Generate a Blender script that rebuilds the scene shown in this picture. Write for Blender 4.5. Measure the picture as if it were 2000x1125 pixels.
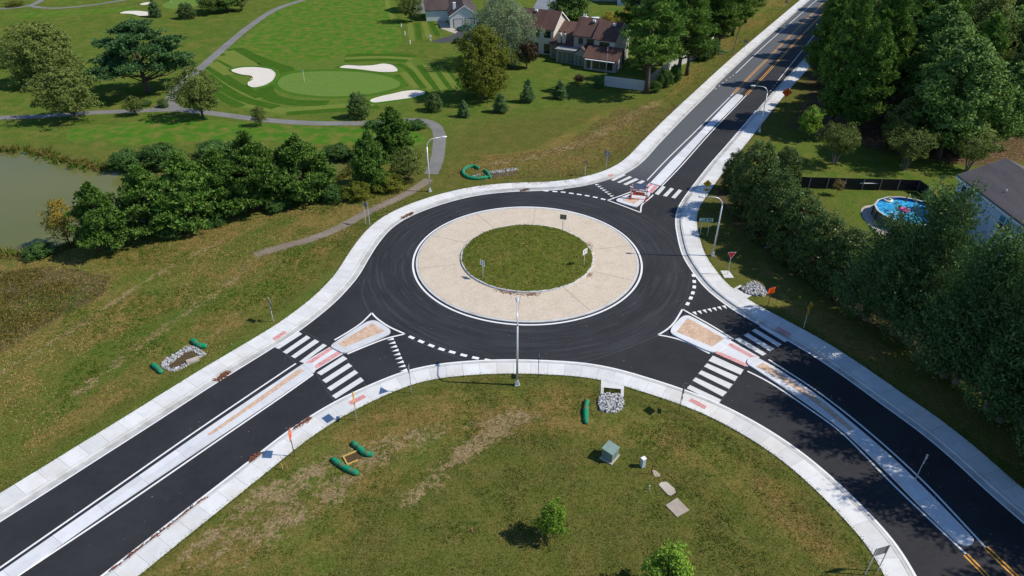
import bpy, bmesh, math, random
import numpy as np
from mathutils import Vector, Matrix

for o in list(bpy.data.objects):
    bpy.data.objects.remove(o, do_unlink=True)
S = bpy.context.scene
C = S.collection
R = math.radians

# ------------------------------------------------------------------ camera
CAM_H, CAM_F, CAM_T = 38.0, 1333.0, R(33.2)     # metres, pixels of a 2000 wide picture, pitch below horizon
cd = bpy.data.cameras.new('camera'); cam = bpy.data.objects.new('camera', cd); C.objects.link(cam)
cam.location = (0, 0, CAM_H); cam.rotation_euler = (R(90) - CAM_T, 0, 0)
cd.sensor_width = 36; cd.lens = CAM_F / 2000 * 36; cd.clip_start = 0.5; cd.clip_end = 3000
S.camera = cam

# ------------------------------------------------------------------ sky and sun
SUN_EL, SUN_AZ = R(46), R(-4)                    # azimuth measured from +X towards +Y
W = bpy.data.worlds.new('World'); S.world = W; W.use_nodes = True
nt = W.node_tree; nt.nodes.clear()
sky = nt.nodes.new('ShaderNodeTexSky'); sky.sky_type = 'NISHITA'; sky.sun_disc = False
sky.sun_elevation = SUN_EL; sky.sun_rotation = R(90) - SUN_AZ
sky.air_density = 1.0; sky.dust_density = 0.0; sky.ozone_density = 7.0
bg = nt.nodes.new('ShaderNodeBackground'); bg.inputs[1].default_value = 0.13
ow = nt.nodes.new('ShaderNodeOutputWorld')
nt.links.new(sky.outputs[0], bg.inputs[0]); nt.links.new(bg.outputs[0], ow.inputs[0])
sl = bpy.data.lights.new('sun', 'SUN'); sl.energy = 4.6; sl.angle = R(0.53); sl.color = (1.0, 0.935, 0.83)
sun = bpy.data.objects.new('sun', sl); C.objects.link(sun)
sdir = Vector((math.cos(SUN_EL) * math.cos(SUN_AZ), math.cos(SUN_EL) * math.sin(SUN_AZ), math.sin(SUN_EL)))
sun.rotation_euler = sdir.to_track_quat('Z', 'Y').to_euler(); sun.location = (60, 0, 80)
S.view_settings.view_transform = 'Standard'; S.view_settings.look = 'None'
S.view_settings.gamma = 1; S.view_settings.exposure = 0.15; S.view_settings.use_curve_mapping = False

# ------------------------------------------------------------------ helpers
GRASS_Z = 0.10
rng = np.random.default_rng(7)
random.seed(7)

def G(x, y, z=0.0):
    """survey: point of the horizontal plane at height z seen at photo pixel x, y"""
    u = (x - 1000) / CAM_F; v = (562.5 - y) / CAM_F
    d = (u, math.cos(CAM_T) + v * math.sin(CAM_T), -math.sin(CAM_T) + v * math.cos(CAM_T))
    t = (CAM_H - z) / -d[2]
    return Vector((d[0] * t, d[1] * t, z))

def height_at(base, ytop, z=GRASS_Z):
    b = G(base[0], base[1], z); v = (562.5 - ytop) / CAM_F
    dy = math.cos(CAM_T) + v * math.sin(CAM_T); dz = -math.sin(CAM_T) + v * math.cos(CAM_T)
    return CAM_H + dz * b.y / dy - z

def px_m(base):
    b = G(base[0], base[1]); return CAM_F / math.hypot(b.y, CAM_H)

def tag(o, label=None, cat=None, group=None, kind=None):
    if label: o['label'] = label
    if cat: o['category'] = cat
    if group: o['group'] = group
    if kind: o['kind'] = kind
    return o

def link(o, parent=None):
    C.objects.link(o)
    if parent is not None: o.parent = parent
    return o

def empty(name, loc=(0, 0, 0), rz=0.0, scale=(1, 1, 1)):
    o = bpy.data.objects.new(name, None); o.empty_display_size = 0.2
    o.location = loc; o.rotation_euler = (0, 0, rz); o.scale = scale
    return link(o)

def mesh_obj(name, verts, faces, mat, parent=None, smooth=False, mats=None, midx=None):
    me = bpy.data.meshes.new(name)
    me.from_pydata([tuple(v) for v in verts], [], faces)
    for m in (mats or [mat]): me.materials.append(m)
    if midx is not None: me.polygons.foreach_set('material_index', midx)
    if smooth: me.polygons.foreach_set('use_smooth', [True] * len(me.polygons))
    me.update()
    return link(bpy.data.objects.new(name, me), parent)

class MB:
    def __init__(s): s.v = []; s.f = []
    def add(s, vs, fs):
        n = len(s.v); s.v += [tuple(v) for v in vs]; s.f += [tuple(i + n for i in f) for f in fs]; return s
    def box(s, x0, x1, y0, y1, z0, z1):
        vs = [(x0, y0, z0), (x1, y0, z0), (x1, y1, z0), (x0, y1, z0), (x0, y0, z1), (x1, y0, z1), (x1, y1, z1), (x0, y1, z1)]
        return s.add(vs, [(0, 3, 2, 1), (4, 5, 6, 7), (0, 1, 5, 4), (1, 2, 6, 5), (2, 3, 7, 6), (3, 0, 4, 7)])
    def prism(s, poly, z0, z1):
        n = len(poly)
        a = sum(poly[i][0] * poly[(i + 1) % n][1] - poly[(i + 1) % n][0] * poly[i][1] for i in range(n))
        if a < 0: poly = poly[::-1]
        vs = [(p[0], p[1], z0) for p in poly] + [(p[0], p[1], z1) for p in poly]
        fs = [tuple(range(n - 1, -1, -1)), tuple(range(n, 2 * n))] + [(i, (i + 1) % n, n + (i + 1) % n, n + i) for i in range(n)]
        return s.add(vs, fs)
    def plate(s, poly, y0, y1):
        """polygon in the XZ plane extruded along Y"""
        n = len(poly)
        vs = [(p[0], y0, p[1]) for p in poly] + [(p[0], y1, p[1]) for p in poly]
        fs = [tuple(range(n)), tuple(range(2 * n - 1, n - 1, -1))] + [(i, n + i, n + (i + 1) % n, (i + 1) % n) for i in range(n)]
        return s.add(vs, fs)
    def tube(s, pts, rad, n=8, cap=True):
        pts = [Vector(p) for p in pts]
        if not hasattr(rad, '__len__'): rad = [rad] * len(pts)
        vs = []; fs = []
        for i, p in enumerate(pts):
            d = (pts[min(i + 1, len(pts) - 1)] - pts[max(i - 1, 0)]).normalized()
            a = d.cross(Vector((0.13, 0.99, 0.05)))
            if a.length < 0.2: a = d.cross(Vector((1, 0, 0)))
            a.normalize(); b = d.cross(a)
            for k in range(n):
                t = 2 * math.pi * k / n
                vs.append(p + (a * math.cos(t) + b * math.sin(t)) * rad[i])
        for i in range(len(pts) - 1):
            for k in range(n):
                k2 = (k + 1) % n
                fs.append((i * n + k, i * n + k2, (i + 1) * n + k2, (i + 1) * n + k))
        if cap:
            fs.append(tuple(range(n - 1, -1, -1))); m = (len(pts) - 1) * n; fs.append(tuple(range(m, m + n)))
        return s.add(vs, fs)
    def build(s, name, mat, parent=None, smooth=False):
        return mesh_obj(name, s.v, s.f, mat, parent, smooth)

def sheet(name, pts, z, mat, parent=None):
    pts = [(p[0], p[1]) for p in pts]
    a = sum(pts[i][0] * pts[(i + 1) % len(pts)][1] - pts[(i + 1) % len(pts)][0] * pts[i][1] for i in range(len(pts)))
    if a < 0: pts = pts[::-1]
    return mesh_obj(name, [(p[0], p[1], z) for p in pts], [tuple(range(len(pts)))], mat, parent)

# ---- plan lines
def resample(P, step):
    P = np.asarray(P, float); d = np.r_[0, np.cumsum(np.hypot(*np.diff(P, axis=0).T))]
    n = max(2, int(round(d[-1] / step)) + 1); t = np.linspace(0, d[-1], n)
    return np.c_[np.interp(t, d, P[:, 0]), np.interp(t, d, P[:, 1])]

def curve(pts, step=0.4, smooth=1.0, ext=(0, 0)):
    """smooth plan line through traced points, optionally run on past its ends"""
    P = np.asarray(pts, float); n = len(P)
    if ext[0]: P = np.r_[[P[0] + (P[0] - P[1]) / np.linalg.norm(P[0] - P[1]) * ext[0]], P]
    if ext[1]: P = np.r_[P, [P[-1] + (P[-1] - P[-2]) / np.linalg.norm(P[-1] - P[-2]) * ext[1]]]
    Q = np.r_[[2 * P[0] - P[1]], P, [2 * P[-1] - P[-2]]]
    out = []
    for i in range(1, len(Q) - 2):
        p0, p1, p2, p3 = Q[i - 1:i + 3]
        d1 = max(np.linalg.norm(p1 - p0), 1e-6) ** .5; d2 = max(np.linalg.norm(p2 - p1), 1e-6) ** .5; d3 = max(np.linalg.norm(p3 - p2), 1e-6) ** .5
        m1 = ((p1 - p0) / d1 - (p2 - p0) / (d1 + d2) + (p2 - p1) / d2) * d2
        m2 = ((p2 - p1) / d2 - (p3 - p1) / (d2 + d3) + (p3 - p2) / d3) * d2
        for t in np.linspace(0, 1, 24, endpoint=False):
            out.append((2 * t**3 - 3 * t**2 + 1) * p1 + (t**3 - 2 * t**2 + t) * m1 + (-2 * t**3 + 3 * t**2) * p2 + (t**3 - t**2) * m2)
    out.append(P[-1])
    L = resample(out, step)
    if smooth:
        k = int(3 * smooth / step); w = np.exp(-0.5 * (np.arange(-k, k + 1) * step / smooth) ** 2); w /= w.sum()
        pre = 2 * L[0] - L[k:0:-1]; post = 2 * L[-1] - L[-2:-k - 2:-1]
        Z = np.r_[pre, L, post]
        L = np.c_[np.convolve(Z[:, 0], w, 'valid'), np.convolve(Z[:, 1], w, 'valid')]
    return L

def pxcurve(px, z=0.0, **k): return curve([tuple(G(x, y, z)[:2]) for x, y in px], **k)

def offset(L, d):
    """parallel line, d metres to the left"""
    t = np.gradient(L, axis=0); t /= np.linalg.norm(t, axis=1)[:, None]
    return L + np.c_[-t[:, 1], t[:, 0]] * d

def ribbon(name, A, B, zA, zB, mat, parent=None):
    """strip between two parallel lines"""
    n = len(A); zA = np.broadcast_to(zA, n); zB = np.broadcast_to(zB, n)
    vs = [(A[i][0], A[i][1], zA[i]) for i in range(n)] + [(B[i][0], B[i][1], zB[i]) for i in range(n)]
    fs = [(i, n + i, n + i + 1, i + 1) for i in range(n - 1)]
    a, b, c = Vector(vs[0]), Vector(vs[n]), Vector(vs[n + 1])
    if (b - a).cross(c - a).z < 0: fs = [f[::-1] for f in fs]
    return mesh_obj(name, vs, fs, mat, parent)

def stripe(name, L, w, z, mat, parent=None): return ribbon(name, offset(L, w / 2), offset(L, -w / 2), z, z, mat, parent)

def sweep(name, L, prof, mat, parent=None):
    """profile of (offset, height) swept along a plan line"""
    rows = [offset(L, d) for d, z in prof]; n = len(L); m = len(prof)
    vs = [(rows[j][i][0], rows[j][i][1], prof[j][1]) for j in range(m) for i in range(n)]
    fs = [(j * n + i, j * n + i + 1, (j + 1) * n + i + 1, (j + 1) * n + i) for j in range(m - 1) for i in range(n - 1)]
    me = mesh_obj(name, vs, fs, mat, parent)
    bm = bmesh.new(); bm.from_mesh(me.data); bmesh.ops.recalc_face_normals(bm, faces=bm.faces); bm.to_mesh(me.data); bm.free()
    return me

def inside(P, poly):
    x, y = P[:, 0], P[:, 1]; r = np.zeros(len(P), bool); n = len(poly); j = n - 1
    for i in range(n):
        xi, yi = poly[i]; xj, yj = poly[j]
        c = (yi > y) != (yj > y)
        if c.any(): r ^= c & (x < (xj - xi) * (y - yi) / ((yj - yi) or 1e-9) + xi)
        j = i
    return r

def seg_dist(P, poly, closed=True):
    d = np.full(len(P), 1e9); n = len(poly)
    for i in range(n if closed else n - 1):
        a = poly[i]; b = poly[(i + 1) % n]; ab = b - a; l = ab @ ab
        t = np.clip(((P - a) @ ab) / max(l, 1e-9), 0, 1)
        d = np.minimum(d, np.hypot(*(P - a - t[:, None] * ab).T))
    return d

def sdist(P, poly):
    """positive outside"""
    d = np.full(len(P), 1e3); lo = poly.min(0) - 8; hi = poly.max(0) + 8
    m = ((P > lo) & (P < hi)).all(1)
    if m.any():
        Q = P[m]; s = seg_dist(Q, poly); s[inside(Q, poly)] *= -1; d[m] = s
    return d

def vnoise(P, scale, seed=0):
    """cheap smooth value noise in the plane, 0..1"""
    q = P / scale; i = np.floor(q).astype(np.int64); f = q - i; f = f * f * (3 - 2 * f)
    def h(a, b):
        n = (a * 374761393 + b * 668265263 + seed * 974711) & 0x7fffffff
        n = ((n ^ (n >> 13)) * 1274126177) & 0x7fffffff
        return ((n ^ (n >> 16)) & 0xffff) / 65535.0
    a, b = i[:, 0], i[:, 1]
    return (h(a, b) * (1 - f[:, 0]) + h(a + 1, b) * f[:, 0]) * (1 - f[:, 1]) + (h(a, b + 1) * (1 - f[:, 0]) + h(a + 1, b + 1) * f[:, 0]) * f[:, 1]

# ------------------------------------------------------------------ materials
class NT:
    def __init__(s, name):
        s.m = bpy.data.materials.new(name); s.m.use_nodes = True; s.t = s.m.node_tree; s.t.nodes.clear()
        s.o = s.n('ShaderNodeOutputMaterial')
    def n(s, k, **kw):
        x = s.t.nodes.new(k)
        for a, b in kw.items(): setattr(x, a, b)
        return x
    def l(s, a, b): s.t.links.new(a, b)
    def val(s, sock, v):
        if hasattr(v, 'links') or hasattr(v, 'is_linked'): s.l(v, sock)
        else: sock.default_value = v
    def noise(s, scale, detail=4, rough=.6, vec=None, dist=0.0):
        x = s.n('ShaderNodeTexNoise'); x.inputs['Scale'].default_value = scale; x.inputs['Detail'].default_value = detail
        x.inputs['Roughness'].default_value = rough; x.inputs['Distortion'].default_value = dist
        s.l(vec if vec is not None else s.coord(), x.inputs['Vector']); return x.outputs['Fac']
    def coord(s):
        if not hasattr(s, '_c'): s._c = s.n('ShaderNodeTexCoord')
        return s._c.outputs['Object']
    def world(s):
        if not hasattr(s, '_g'): s._g = s.n('ShaderNodeNewGeometry')
        return s._g.outputs['Position']
    def ramp(s, f, a, b, lo=0.0, hi=1.0):
        x = s.n('ShaderNodeMapRange'); x.inputs['From Min'].default_value = a; x.inputs['From Max'].default_value = b
        x.inputs['To Min'].default_value = lo; x.inputs['To Max'].default_value = hi; s.val(x.inputs['Value'], f); return x.outputs[0]
    def mix(s, f, a, b, mode='MIX'):
        x = s.n('ShaderNodeMix', data_type='RGBA', blend_type=mode)
        s.val(x.inputs[0], f)
        for i, c in ((6, a), (7, b)):
            if isinstance(c, tuple): x.inputs[i].default_value = (*c[:3], 1)
            else: s.l(c, x.inputs[i])
        return x.outputs[2]
    def math(s, op, a, b=0.0):
        x = s.n('ShaderNodeMath', operation=op); s.val(x.inputs[0], a); s.val(x.inputs[1], b); return x.outputs[0]
    def scale(s, vec, k):
        x = s.n('ShaderNodeMapping'); x.inputs['Scale'].default_value = k; s.l(vec, x.inputs[0]); return x.outputs[0]
    def done(s, col, rough=.8, bump=None, bs=.3, bd=.02, metal=0.0, spec=.5, **kw):
        p = s.n('ShaderNodeBsdfPrincipled')
        if isinstance(col, tuple): p.inputs['Base Color'].default_value = (*col[:3], 1)
        else: s.l(col, p.inputs['Base Color'])
        s.val(p.inputs['Roughness'], rough); p.inputs['Metallic'].default_value = metal; p.inputs['Specular IOR Level'].default_value = spec
        for k, v in kw.items(): p.inputs[k.replace('_', ' ')].default_value = v
        if bump is not None:
            b = s.n('ShaderNodeBump'); b.inputs['Strength'].default_value = bs; b.inputs['Distance'].default_value = bd
            s.l(bump, b.inputs['Height']); s.l(b.outputs[0], p.inputs['Normal'])
        s.l(p.outputs[0], s.o.inputs[0]); return s.m

def plain(name, col, rough=.6, var=.12, sc=3.0, metal=0.0, spec=.5):
    t = NT(name); f = t.noise(sc, 4)
    c = t.mix(t.ramp(f, .3, .7), tuple(x * (1 - var) for x in col), tuple(min(1, x * (1 + var)) for x in col))
    return t.done(c, rough, metal=metal, spec=spec)

def concrete(name, a, b, stain=(.36, .27, .18), amount=.35, perobj=True):
    t = NT(name); w = t.world()
    f = t.noise(.9, 5, .65, w); g = t.noise(9, 3, .7, w); k = t.noise(.35, 3, .6, w)
    c = t.mix(t.ramp(f, .3, .7), a, b)
    c = t.mix(t.math('MULTIPLY', t.ramp(k, .5, .75), amount), c, stain)
    c = t.mix(t.ramp(g, .2, .8, 0.0, .16), c, (.25, .25, .25))
    if perobj:
        oi = t.n('ShaderNodeObjectInfo')
        v = t.ramp(oi.outputs['Random'], 0, 1, .89, 1.05)
        x = t.n('ShaderNodeVectorMath', operation='SCALE'); t.l(c, x.inputs[0]); t.l(v, x.inputs['Scale']); c = x.outputs[0]
    return t.done(c, .85, g, .15, .01)

def ground_mat():
    t = NT('grass_ground'); w = t.world()
    at = t.n('ShaderNodeAttribute'); at.attribute_name = 'zone'
    sep = t.n('ShaderNodeSeparateColor'); t.l(at.outputs['Color'], sep.inputs[0])
    dry, lush, bare, mulch = sep.outputs[0], sep.outputs[1], sep.outputs[2], at.outputs['Alpha']
    n1 = t.noise(.11, 4, .6, w); n2 = t.noise(.55, 5, .62, w); n3 = t.noise(2.6, 5, .75, w); n4 = t.noise(7.5, 4, .8, w)
    n5 = t.noise(.28, 5, .6, t.n('ShaderNodeVectorMath', operation='ADD').outputs[0] if False else w, 1.2)
    green = t.mix(t.ramp(n3, .32, .66), (.041, .080, .011), (.108, .120, .022))
    green = t.mix(t.ramp(n2, .4, .68, 0, .7), green, (.165, .132, .040))
    lushc = t.mix(t.ramp(n2, .35, .65), (.036, .128, .011), (.082, .160, .016))
    lushc = t.mix(t.ramp(n5, .44, .66, 0, .85), lushc, (.180, .178, .040))
    lushc = t.mix(t.ramp(n3, .4, .7, 0, .35), lushc, (.036, .098, .011))
    dryc = t.mix(t.ramp(n3, .3, .62), (.130, .098, .026), (.295, .185, .066))
    dryc = t.mix(t.ramp(n2, .46, .66, 0, .8), dryc, (.062, .106, .014))
    dryc = t.mix(t.ramp(n1, .46, .62, 0, .75), dryc, t.mix(t.ramp(n3, .3, .7), (.042, .112, .012), (.098, .160, .018)))
    barec = t.mix(t.ramp(n4, .3, .7), (.25, .170, .092), (.40, .285, .175))
    mulc = t.mix(t.ramp(n3, .3, .7), (.048, .033, .022), (.13, .085, .055))
    def edge(f, n, k=.55, e0=.35, e1=.65): return t.ramp(t.math('ADD', f, t.math('MULTIPLY', t.math('SUBTRACT', n, .5), k * 2)), e0, e1)
    c = t.mix(lush, green, lushc)
    c = t.mix(edge(dry, n2, .6), c, dryc)
    c = t.mix(edge(mulch, n2, .5), c, mulc)
    c = t.mix(edge(bare, t.math('ADD', t.math('MULTIPLY', n3, .6), t.math('MULTIPLY', n2, .4)), .9, .44, .56), c, barec)
    c = t.mix(t.ramp(n4, .34, .66, 0, 1), t.mix(.58, c, (.012, .016, .004)), t.mix(.20, c, (.36, .32, .10)))
    return t.done(c, 1.0, n4, .9, .05, spec=0.0)

def turf(name, a, b, straw=.3, sc=2.0, streak=None):
    t = NT(name); w = t.world()
    if streak: w = t.scale(w, streak)
    n2 = t.noise(.5, 5, .6, w); n3 = t.noise(sc, 5, .7, w); n4 = t.noise(10, 3, .7, t.world())
    c = t.mix(t.ramp(n3, .3, .7), a, b)
    c = t.mix(t.ramp(n2, .43, .66, 0, straw), c, (.19, .165, .045))
    c = t.mix(t.ramp(n4, .3, .7, 0, .35), c, tuple(x * .45 for x in a))
    return t.done(c, 1.0, n4, .5, .03, spec=0.0)

def asphalt(name, base, light, centre=None):
    t = NT(name); w = t.world()
    f = t.noise(.25, 4, .6, w); g = t.noise(60, 2, .8, w); h = t.noise(2.2, 5, .7, w)
    c = t.mix(t.ramp(f, .3, .7), base, light)
    c = t.mix(t.ramp(h, .35, .75, 0, .4), c, tuple(x * 1.35 for x in light))
    if centre:
        sub = t.n('ShaderNodeVectorMath', operation='SUBTRACT'); t.l(w, sub.inputs[0]); sub.inputs[1].default_value = (*centre, 0)
        ln = t.n('ShaderNodeVectorMath', operation='LENGTH'); t.l(sub.outputs[0], ln.inputs[0]); r = ln.outputs['Value']
        cx = t.n('ShaderNodeCombineXYZ'); t.l(t.math('MULTIPLY', r, 1.6), cx.inputs[0])
        at = t.n('ShaderNodeSeparateXYZ'); t.l(sub.outputs[0], at.inputs[0])
        an = t.math('ARCTAN2', at.outputs[1], at.outputs[0]); t.l(t.math('MULTIPLY', an, 1.3), cx.inputs[1])
        ring = t.noise(1.7, 5, .65, cx.outputs[0])
        inr = t.math('MULTIPLY', t.ramp(r, 18.8, 17.2), t.ramp(ring, .47, .72, 0, .55))
        c = t.mix(inr, c, (.062, .063, .069))
        pa, pb = G(1290, 345), G(1440, 190); u = (pb - pa).normalized()          # older paving on the outbound lane
        along = t.math('ADD', t.math('ADD', t.math('MULTIPLY', at.outputs[0], u.x), t.math('MULTIPLY', at.outputs[1], u.y)), -(u.x * (pa.x - centre[0]) + u.y * (pa.y - centre[1])))
        left = t.math('ADD', t.math('ADD', t.math('MULTIPLY', at.outputs[0], -u.y), t.math('MULTIPLY', at.outputs[1], u.x)), u.y * (pa.x - centre[0]) - u.x * (pa.y - centre[1]))
        lane = t.math('MULTIPLY', t.ramp(along, -9, 3), t.ramp(left, -.2, .4))
        c = t.mix(t.math('MULTIPLY', lane, .85), c, t.mix(t.ramp(h, .3, .7), (.078, .084, .092), (.110, .115, .122)))
    sp = t.ramp(g, .62, .72, 0, .25)
    c = t.mix(sp, c, (.09, .09, .09))
    return t.done(c, .82, g, .25, .006, spec=.35)

def paint(name, col, wear=.35, under=(.05, .05, .052)):
    t = NT(name); w = t.world(); f = t.noise(1.6, 5, .7, w); g = t.noise(14, 4, .75, w)
    c = t.mix(t.ramp(f, .3, .7), col, tuple(x * .86 for x in col))
    m = t.math('MULTIPLY', t.ramp(g, .56, .70), t.ramp(f, .35, .7, .1, wear))
    return t.done(t.mix(m, c, under), .6, spec=.3)

def stamped(name, a, b, joint):
    t = NT(name); w = t.world()
    v = t.n('ShaderNodeTexVoronoi', feature='DISTANCE_TO_EDGE'); v.inputs['Scale'].default_value = 3.2; t.l(w, v.inputs['Vector'])
    v2 = t.n('ShaderNodeTexVoronoi', feature='F1'); v2.inputs['Scale'].default_value = 3.2; t.l(w, v2.inputs['Vector'])
    sc = t.n('ShaderNodeSeparateColor'); t.l(v2.outputs['Color'], sc.inputs[0])
    n = t.noise(.6, 4, .6, w)
    c = t.mix(sc.outputs[0], a, b)
    c = t.mix(t.ramp(n, .35, .7, 0, .5), c, tuple(min(1, x * 1.15) for x in b))
    e = t.ramp(v.outputs['Distance'], .01, .07)
    c = t.mix(t.ramp(v.outputs['Distance'], .0, .05, .75, 0), c, joint)
    return t.done(c, .85, e, .5, .015)

def leaf_mat(name, col, hue2, trans=.25, rough=.55):
    t = NT(name)
    at = t.n('ShaderNodeAttribute'); at.attribute_name = 'shade'
    oi = t.n('ShaderNodeObjectInfo')
    c = t.mix(at.outputs['Fac'], col, hue2)
    v = t.ramp(oi.outputs['Random'], 0, 1, .82, 1.18)
    x = t.n('ShaderNodeVectorMath', operation='SCALE'); t.l(c, x.inputs[0]); t.l(v, x.inputs['Scale']); c = x.outputs[0]
    p = t.n('ShaderNodeBsdfPrincipled'); t.l(c, p.inputs['Base Color']); p.inputs['Roughness'].default_value = rough
    p.inputs['Specular IOR Level'].default_value = .10
    tr = t.n('ShaderNodeBsdfTranslucent'); t.l(t.mix(.35, c, (.16, .22, .02)), tr.inputs[0])
    mx = t.n('ShaderNodeMixShader'); mx.inputs[0].default_value = trans; t.l(p.outputs[0], mx.inputs[1]); t.l(tr.outputs[0], mx.inputs[2])
    t.l(mx.outputs[0], t.o.inputs[0]); return t.m

M = {}
CENTRE = (1.65, 64.1)
M['ground'] = ground_mat()
M['asphalt'] = asphalt('asphalt', (.012, .012, .0145), (.024, .024, .0275), CENTRE)
M['drive'] = asphalt('drive_asphalt', (.04, .04, .044), (.06, .06, .064))
M['lot'] = asphalt('parking_asphalt', (.14, .15, .17), (.19, .2, .22))
M['path'] = asphalt('cart_path_asphalt', (.13, .125, .12), (.19, .185, .175))
M['slab'] = concrete('sidewalk_concrete', (.60, .60, .585), (.71, .71, .70), (.56, .47, .37), .40)
M['kerb'] = concrete('kerb_concrete', (.46, .46, .44), (.62, .62, .605), (.28, .26, .23), .6, False)
M['gutter'] = concrete('gutter_concrete', (.34, .34, .32), (.54, .54, .525), (.20, .18, .15), .8, False)
M['median'] = concrete('median_concrete', (.57, .58, .60), (.70, .71, .73), (.48, .47, .46), .3)
M['pad'] = concrete('old_concrete', (.36, .30, .24), (.50, .44, .36), (.25, .18, .12), .6)
M['white'] = paint('white_paint', (.80, .80, .79), .25)
M['barpaint'] = paint('crosswalk_paint', (.66, .66, .64), .9, (.10, .10, .10))
M['yellow'] = paint('yellow_paint', (.72, .34, .045), .5)
M['pink'] = stamped('red_warning_pad', (.52, .20, .19), (.62, .33, .31), (.40, .18, .17))
M['apron'] = stamped('apron_stamped_concrete', (.50, .420, .320), (.555, .475, .375), (.40, .31, .22))
M['stamp'] = stamped('median_stamped_concrete', (.44, .29, .19), (.60, .43, .31), (.30, .18, .11))
M['sand'] = turf('bunker_sand', (.62, .57, .50), (.74, .69, .61), .1)
M['galv'] = plain('galvanised_steel', (.55, .56, .57), .45, .1, 6, .35)
M['dkpost'] = plain('dark_post_steel', (.10, .10, .09), .6, .2, 6, .4)
M['alu'] = plain('sign_back_aluminium', (.22, .22, .21), .5, .15, 3, .6)
M['signwhite'] = plain('sign_white', (.82, .82, .82), .4, .03)
M['signblack'] = plain('sign_black', (.012, .012, .012), .4, .1)
M['signyellow'] = plain('sign_yellow', (.80, .42, .02), .4, .04)
M['signred'] = plain('sign_red', (.55, .015, .02), .4, .05)
M['signorange'] = plain('sign_orange', (.90, .12, .015), .4, .05)
M['signgreen'] = plain('sign_green', (.0, .20, .15), .4, .05)
M['steel'] = plain('lamp_steel', (.62, .63, .64), .38, .06, 4, .3)
M['glass'] = NT('window_glass').done((.02, .028, .032), .06, spec=.8)
M['bark'] = plain('bark', (.085, .065, .05), .95, .35, 9)
M['bark_grey'] = plain('grey_bark', (.20, .17, .14), .95, .3, 9)
t = NT('riprap_stone'); n_ = t.noise(6.5, 2, .5, t.world()); M['rock'] = t.done(t.mix(t.ramp(n_, .36, .64), (.11, .11, .11), (.56, .56, .56)), .85, n_, .4, .03)
t = NT('green_filter_sock'); n_ = t.noise(3.0, 4, .7, t.world()); M['sock'] = t.done(t.mix(t.ramp(n_, .52, .62, 0, .85), t.mix(t.ramp(t.noise(12, 3, .7, t.world()), .3, .7), (.006, .16, .075), (.012, .30, .15)), (.16, .13, .07)), .9, n_, .6, .05, spec=.1)
M['mud'] = NT('muddy_water').done((.09, .055, .022), .12)
M['mulchlog'] = plain('brown_mulch_log', (.16, .06, .03), .95, .5, 9)

# ================================================================== roads, kerbs, sidewalks
def crop(pts, ox, oy, k=4.0): return [(ox + x / k, oy + y / k) for x, y in pts]

NW = pxcurve([(0, 1016.5), (100, 953), (187, 897), (272, 843), (422, 746), (500, 698), (532, 678), (582, 646), (620, 617), (650, 592), (679, 562),
              (700, 536), (717, 506), (740, 471), (762, 446), (787, 428.5), (815, 415), (875, 394), (937, 380), (1000, 373.5), (1075, 371), (1125, 366),
              (1175, 355), (1217, 340), (1250, 318.5), (1285, 281), (1332, 232), (1390, 175), (1455, 113), (1497, 75), (1540, 37), (1582, 0)], ext=(60, 160))
SO = pxcurve([(202, 1125), (345, 1013), (489, 901.5), (560, 846), (607, 814.5), (655, 786), (717, 756), (775, 732), (800, 724), (850, 713.5), (900, 708),
              (950, 705), (1000, 704), (1075, 706), (1140, 710.5), (1200, 721), (1282, 745), (1337, 763), (1405, 790), (1500, 841), (1575, 893), (1645, 954),
              (1700, 1009), (1742, 1055), (1772, 1100), (1788, 1130)], ext=(60, 45))
EA = pxcurve([(2000, 1019), (1925, 954), (1857, 891), (1798, 842), (1725, 789.5), (1650, 734.5), (1575, 684.5), (1500, 642), (1437, 607), (1400, 580),
              (1376, 559), (1355, 531), (1336, 501), (1325, 461), (1321, 431), (1325, 408.5), (1333, 393.5), (1353, 365.5), (1390, 318.5), (1423, 281),
              (1462, 235), (1500, 190), (1525, 163), (1567, 118), (1620, 60), (1670, 6)], ext=(60, 160))
road_poly = np.r_[NW, EA[::-1], SO[::-1]]
ROAD = resample(road_poly, 1.0)

def tagS(o): o['kind'] = 'structure'; return o
road = tagS(sheet('road', road_poly, 0.0, M['asphalt']))

def make_walk(L, side, gut, kw, sw, spacing, name, cut=None):
    """gutter, kerb and concrete slabs beside a road edge; side +1 = left of travel"""
    s = side
    root = empty(name); tagS(root)
    sweep('gutter', L, [(s * -.02, .004), (s * gut, .012)], M['gutter'], root)
    k0 = gut
    sweep('kerb', L, [(s * k0, -.05), (s * (k0 + .02), .12), (s * (k0 + .04), .14), (s * (k0 + kw), .145), (s * (k0 + kw), .0)], M['kerb'], root)
    a = k0 + kw + .028
    d = np.r_[0, np.cumsum(np.hypot(*np.diff(L, axis=0).T))]
    t0 = 0.0; A = offset(L, s * a); B = offset(L, s * (a + sw))
    def at(P, t): return (np.interp(t, d, P[:, 0]), np.interp(t, d, P[:, 1]))
    while t0 < d[-1] - spacing:
        t1 = t0 + spacing - .014
        jit = random.uniform(-.004, .004)
        tm = (t0 + t1) / 2
        MB().prism([at(A, t0), at(A, tm), at(A, t1), at(B, t1), at(B, tm), at(B, t0)], -.05, .142 + jit).build('slab', M['slab'], root)
        t0 += spacing
    return root, offset(L, s * (a + sw))

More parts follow.
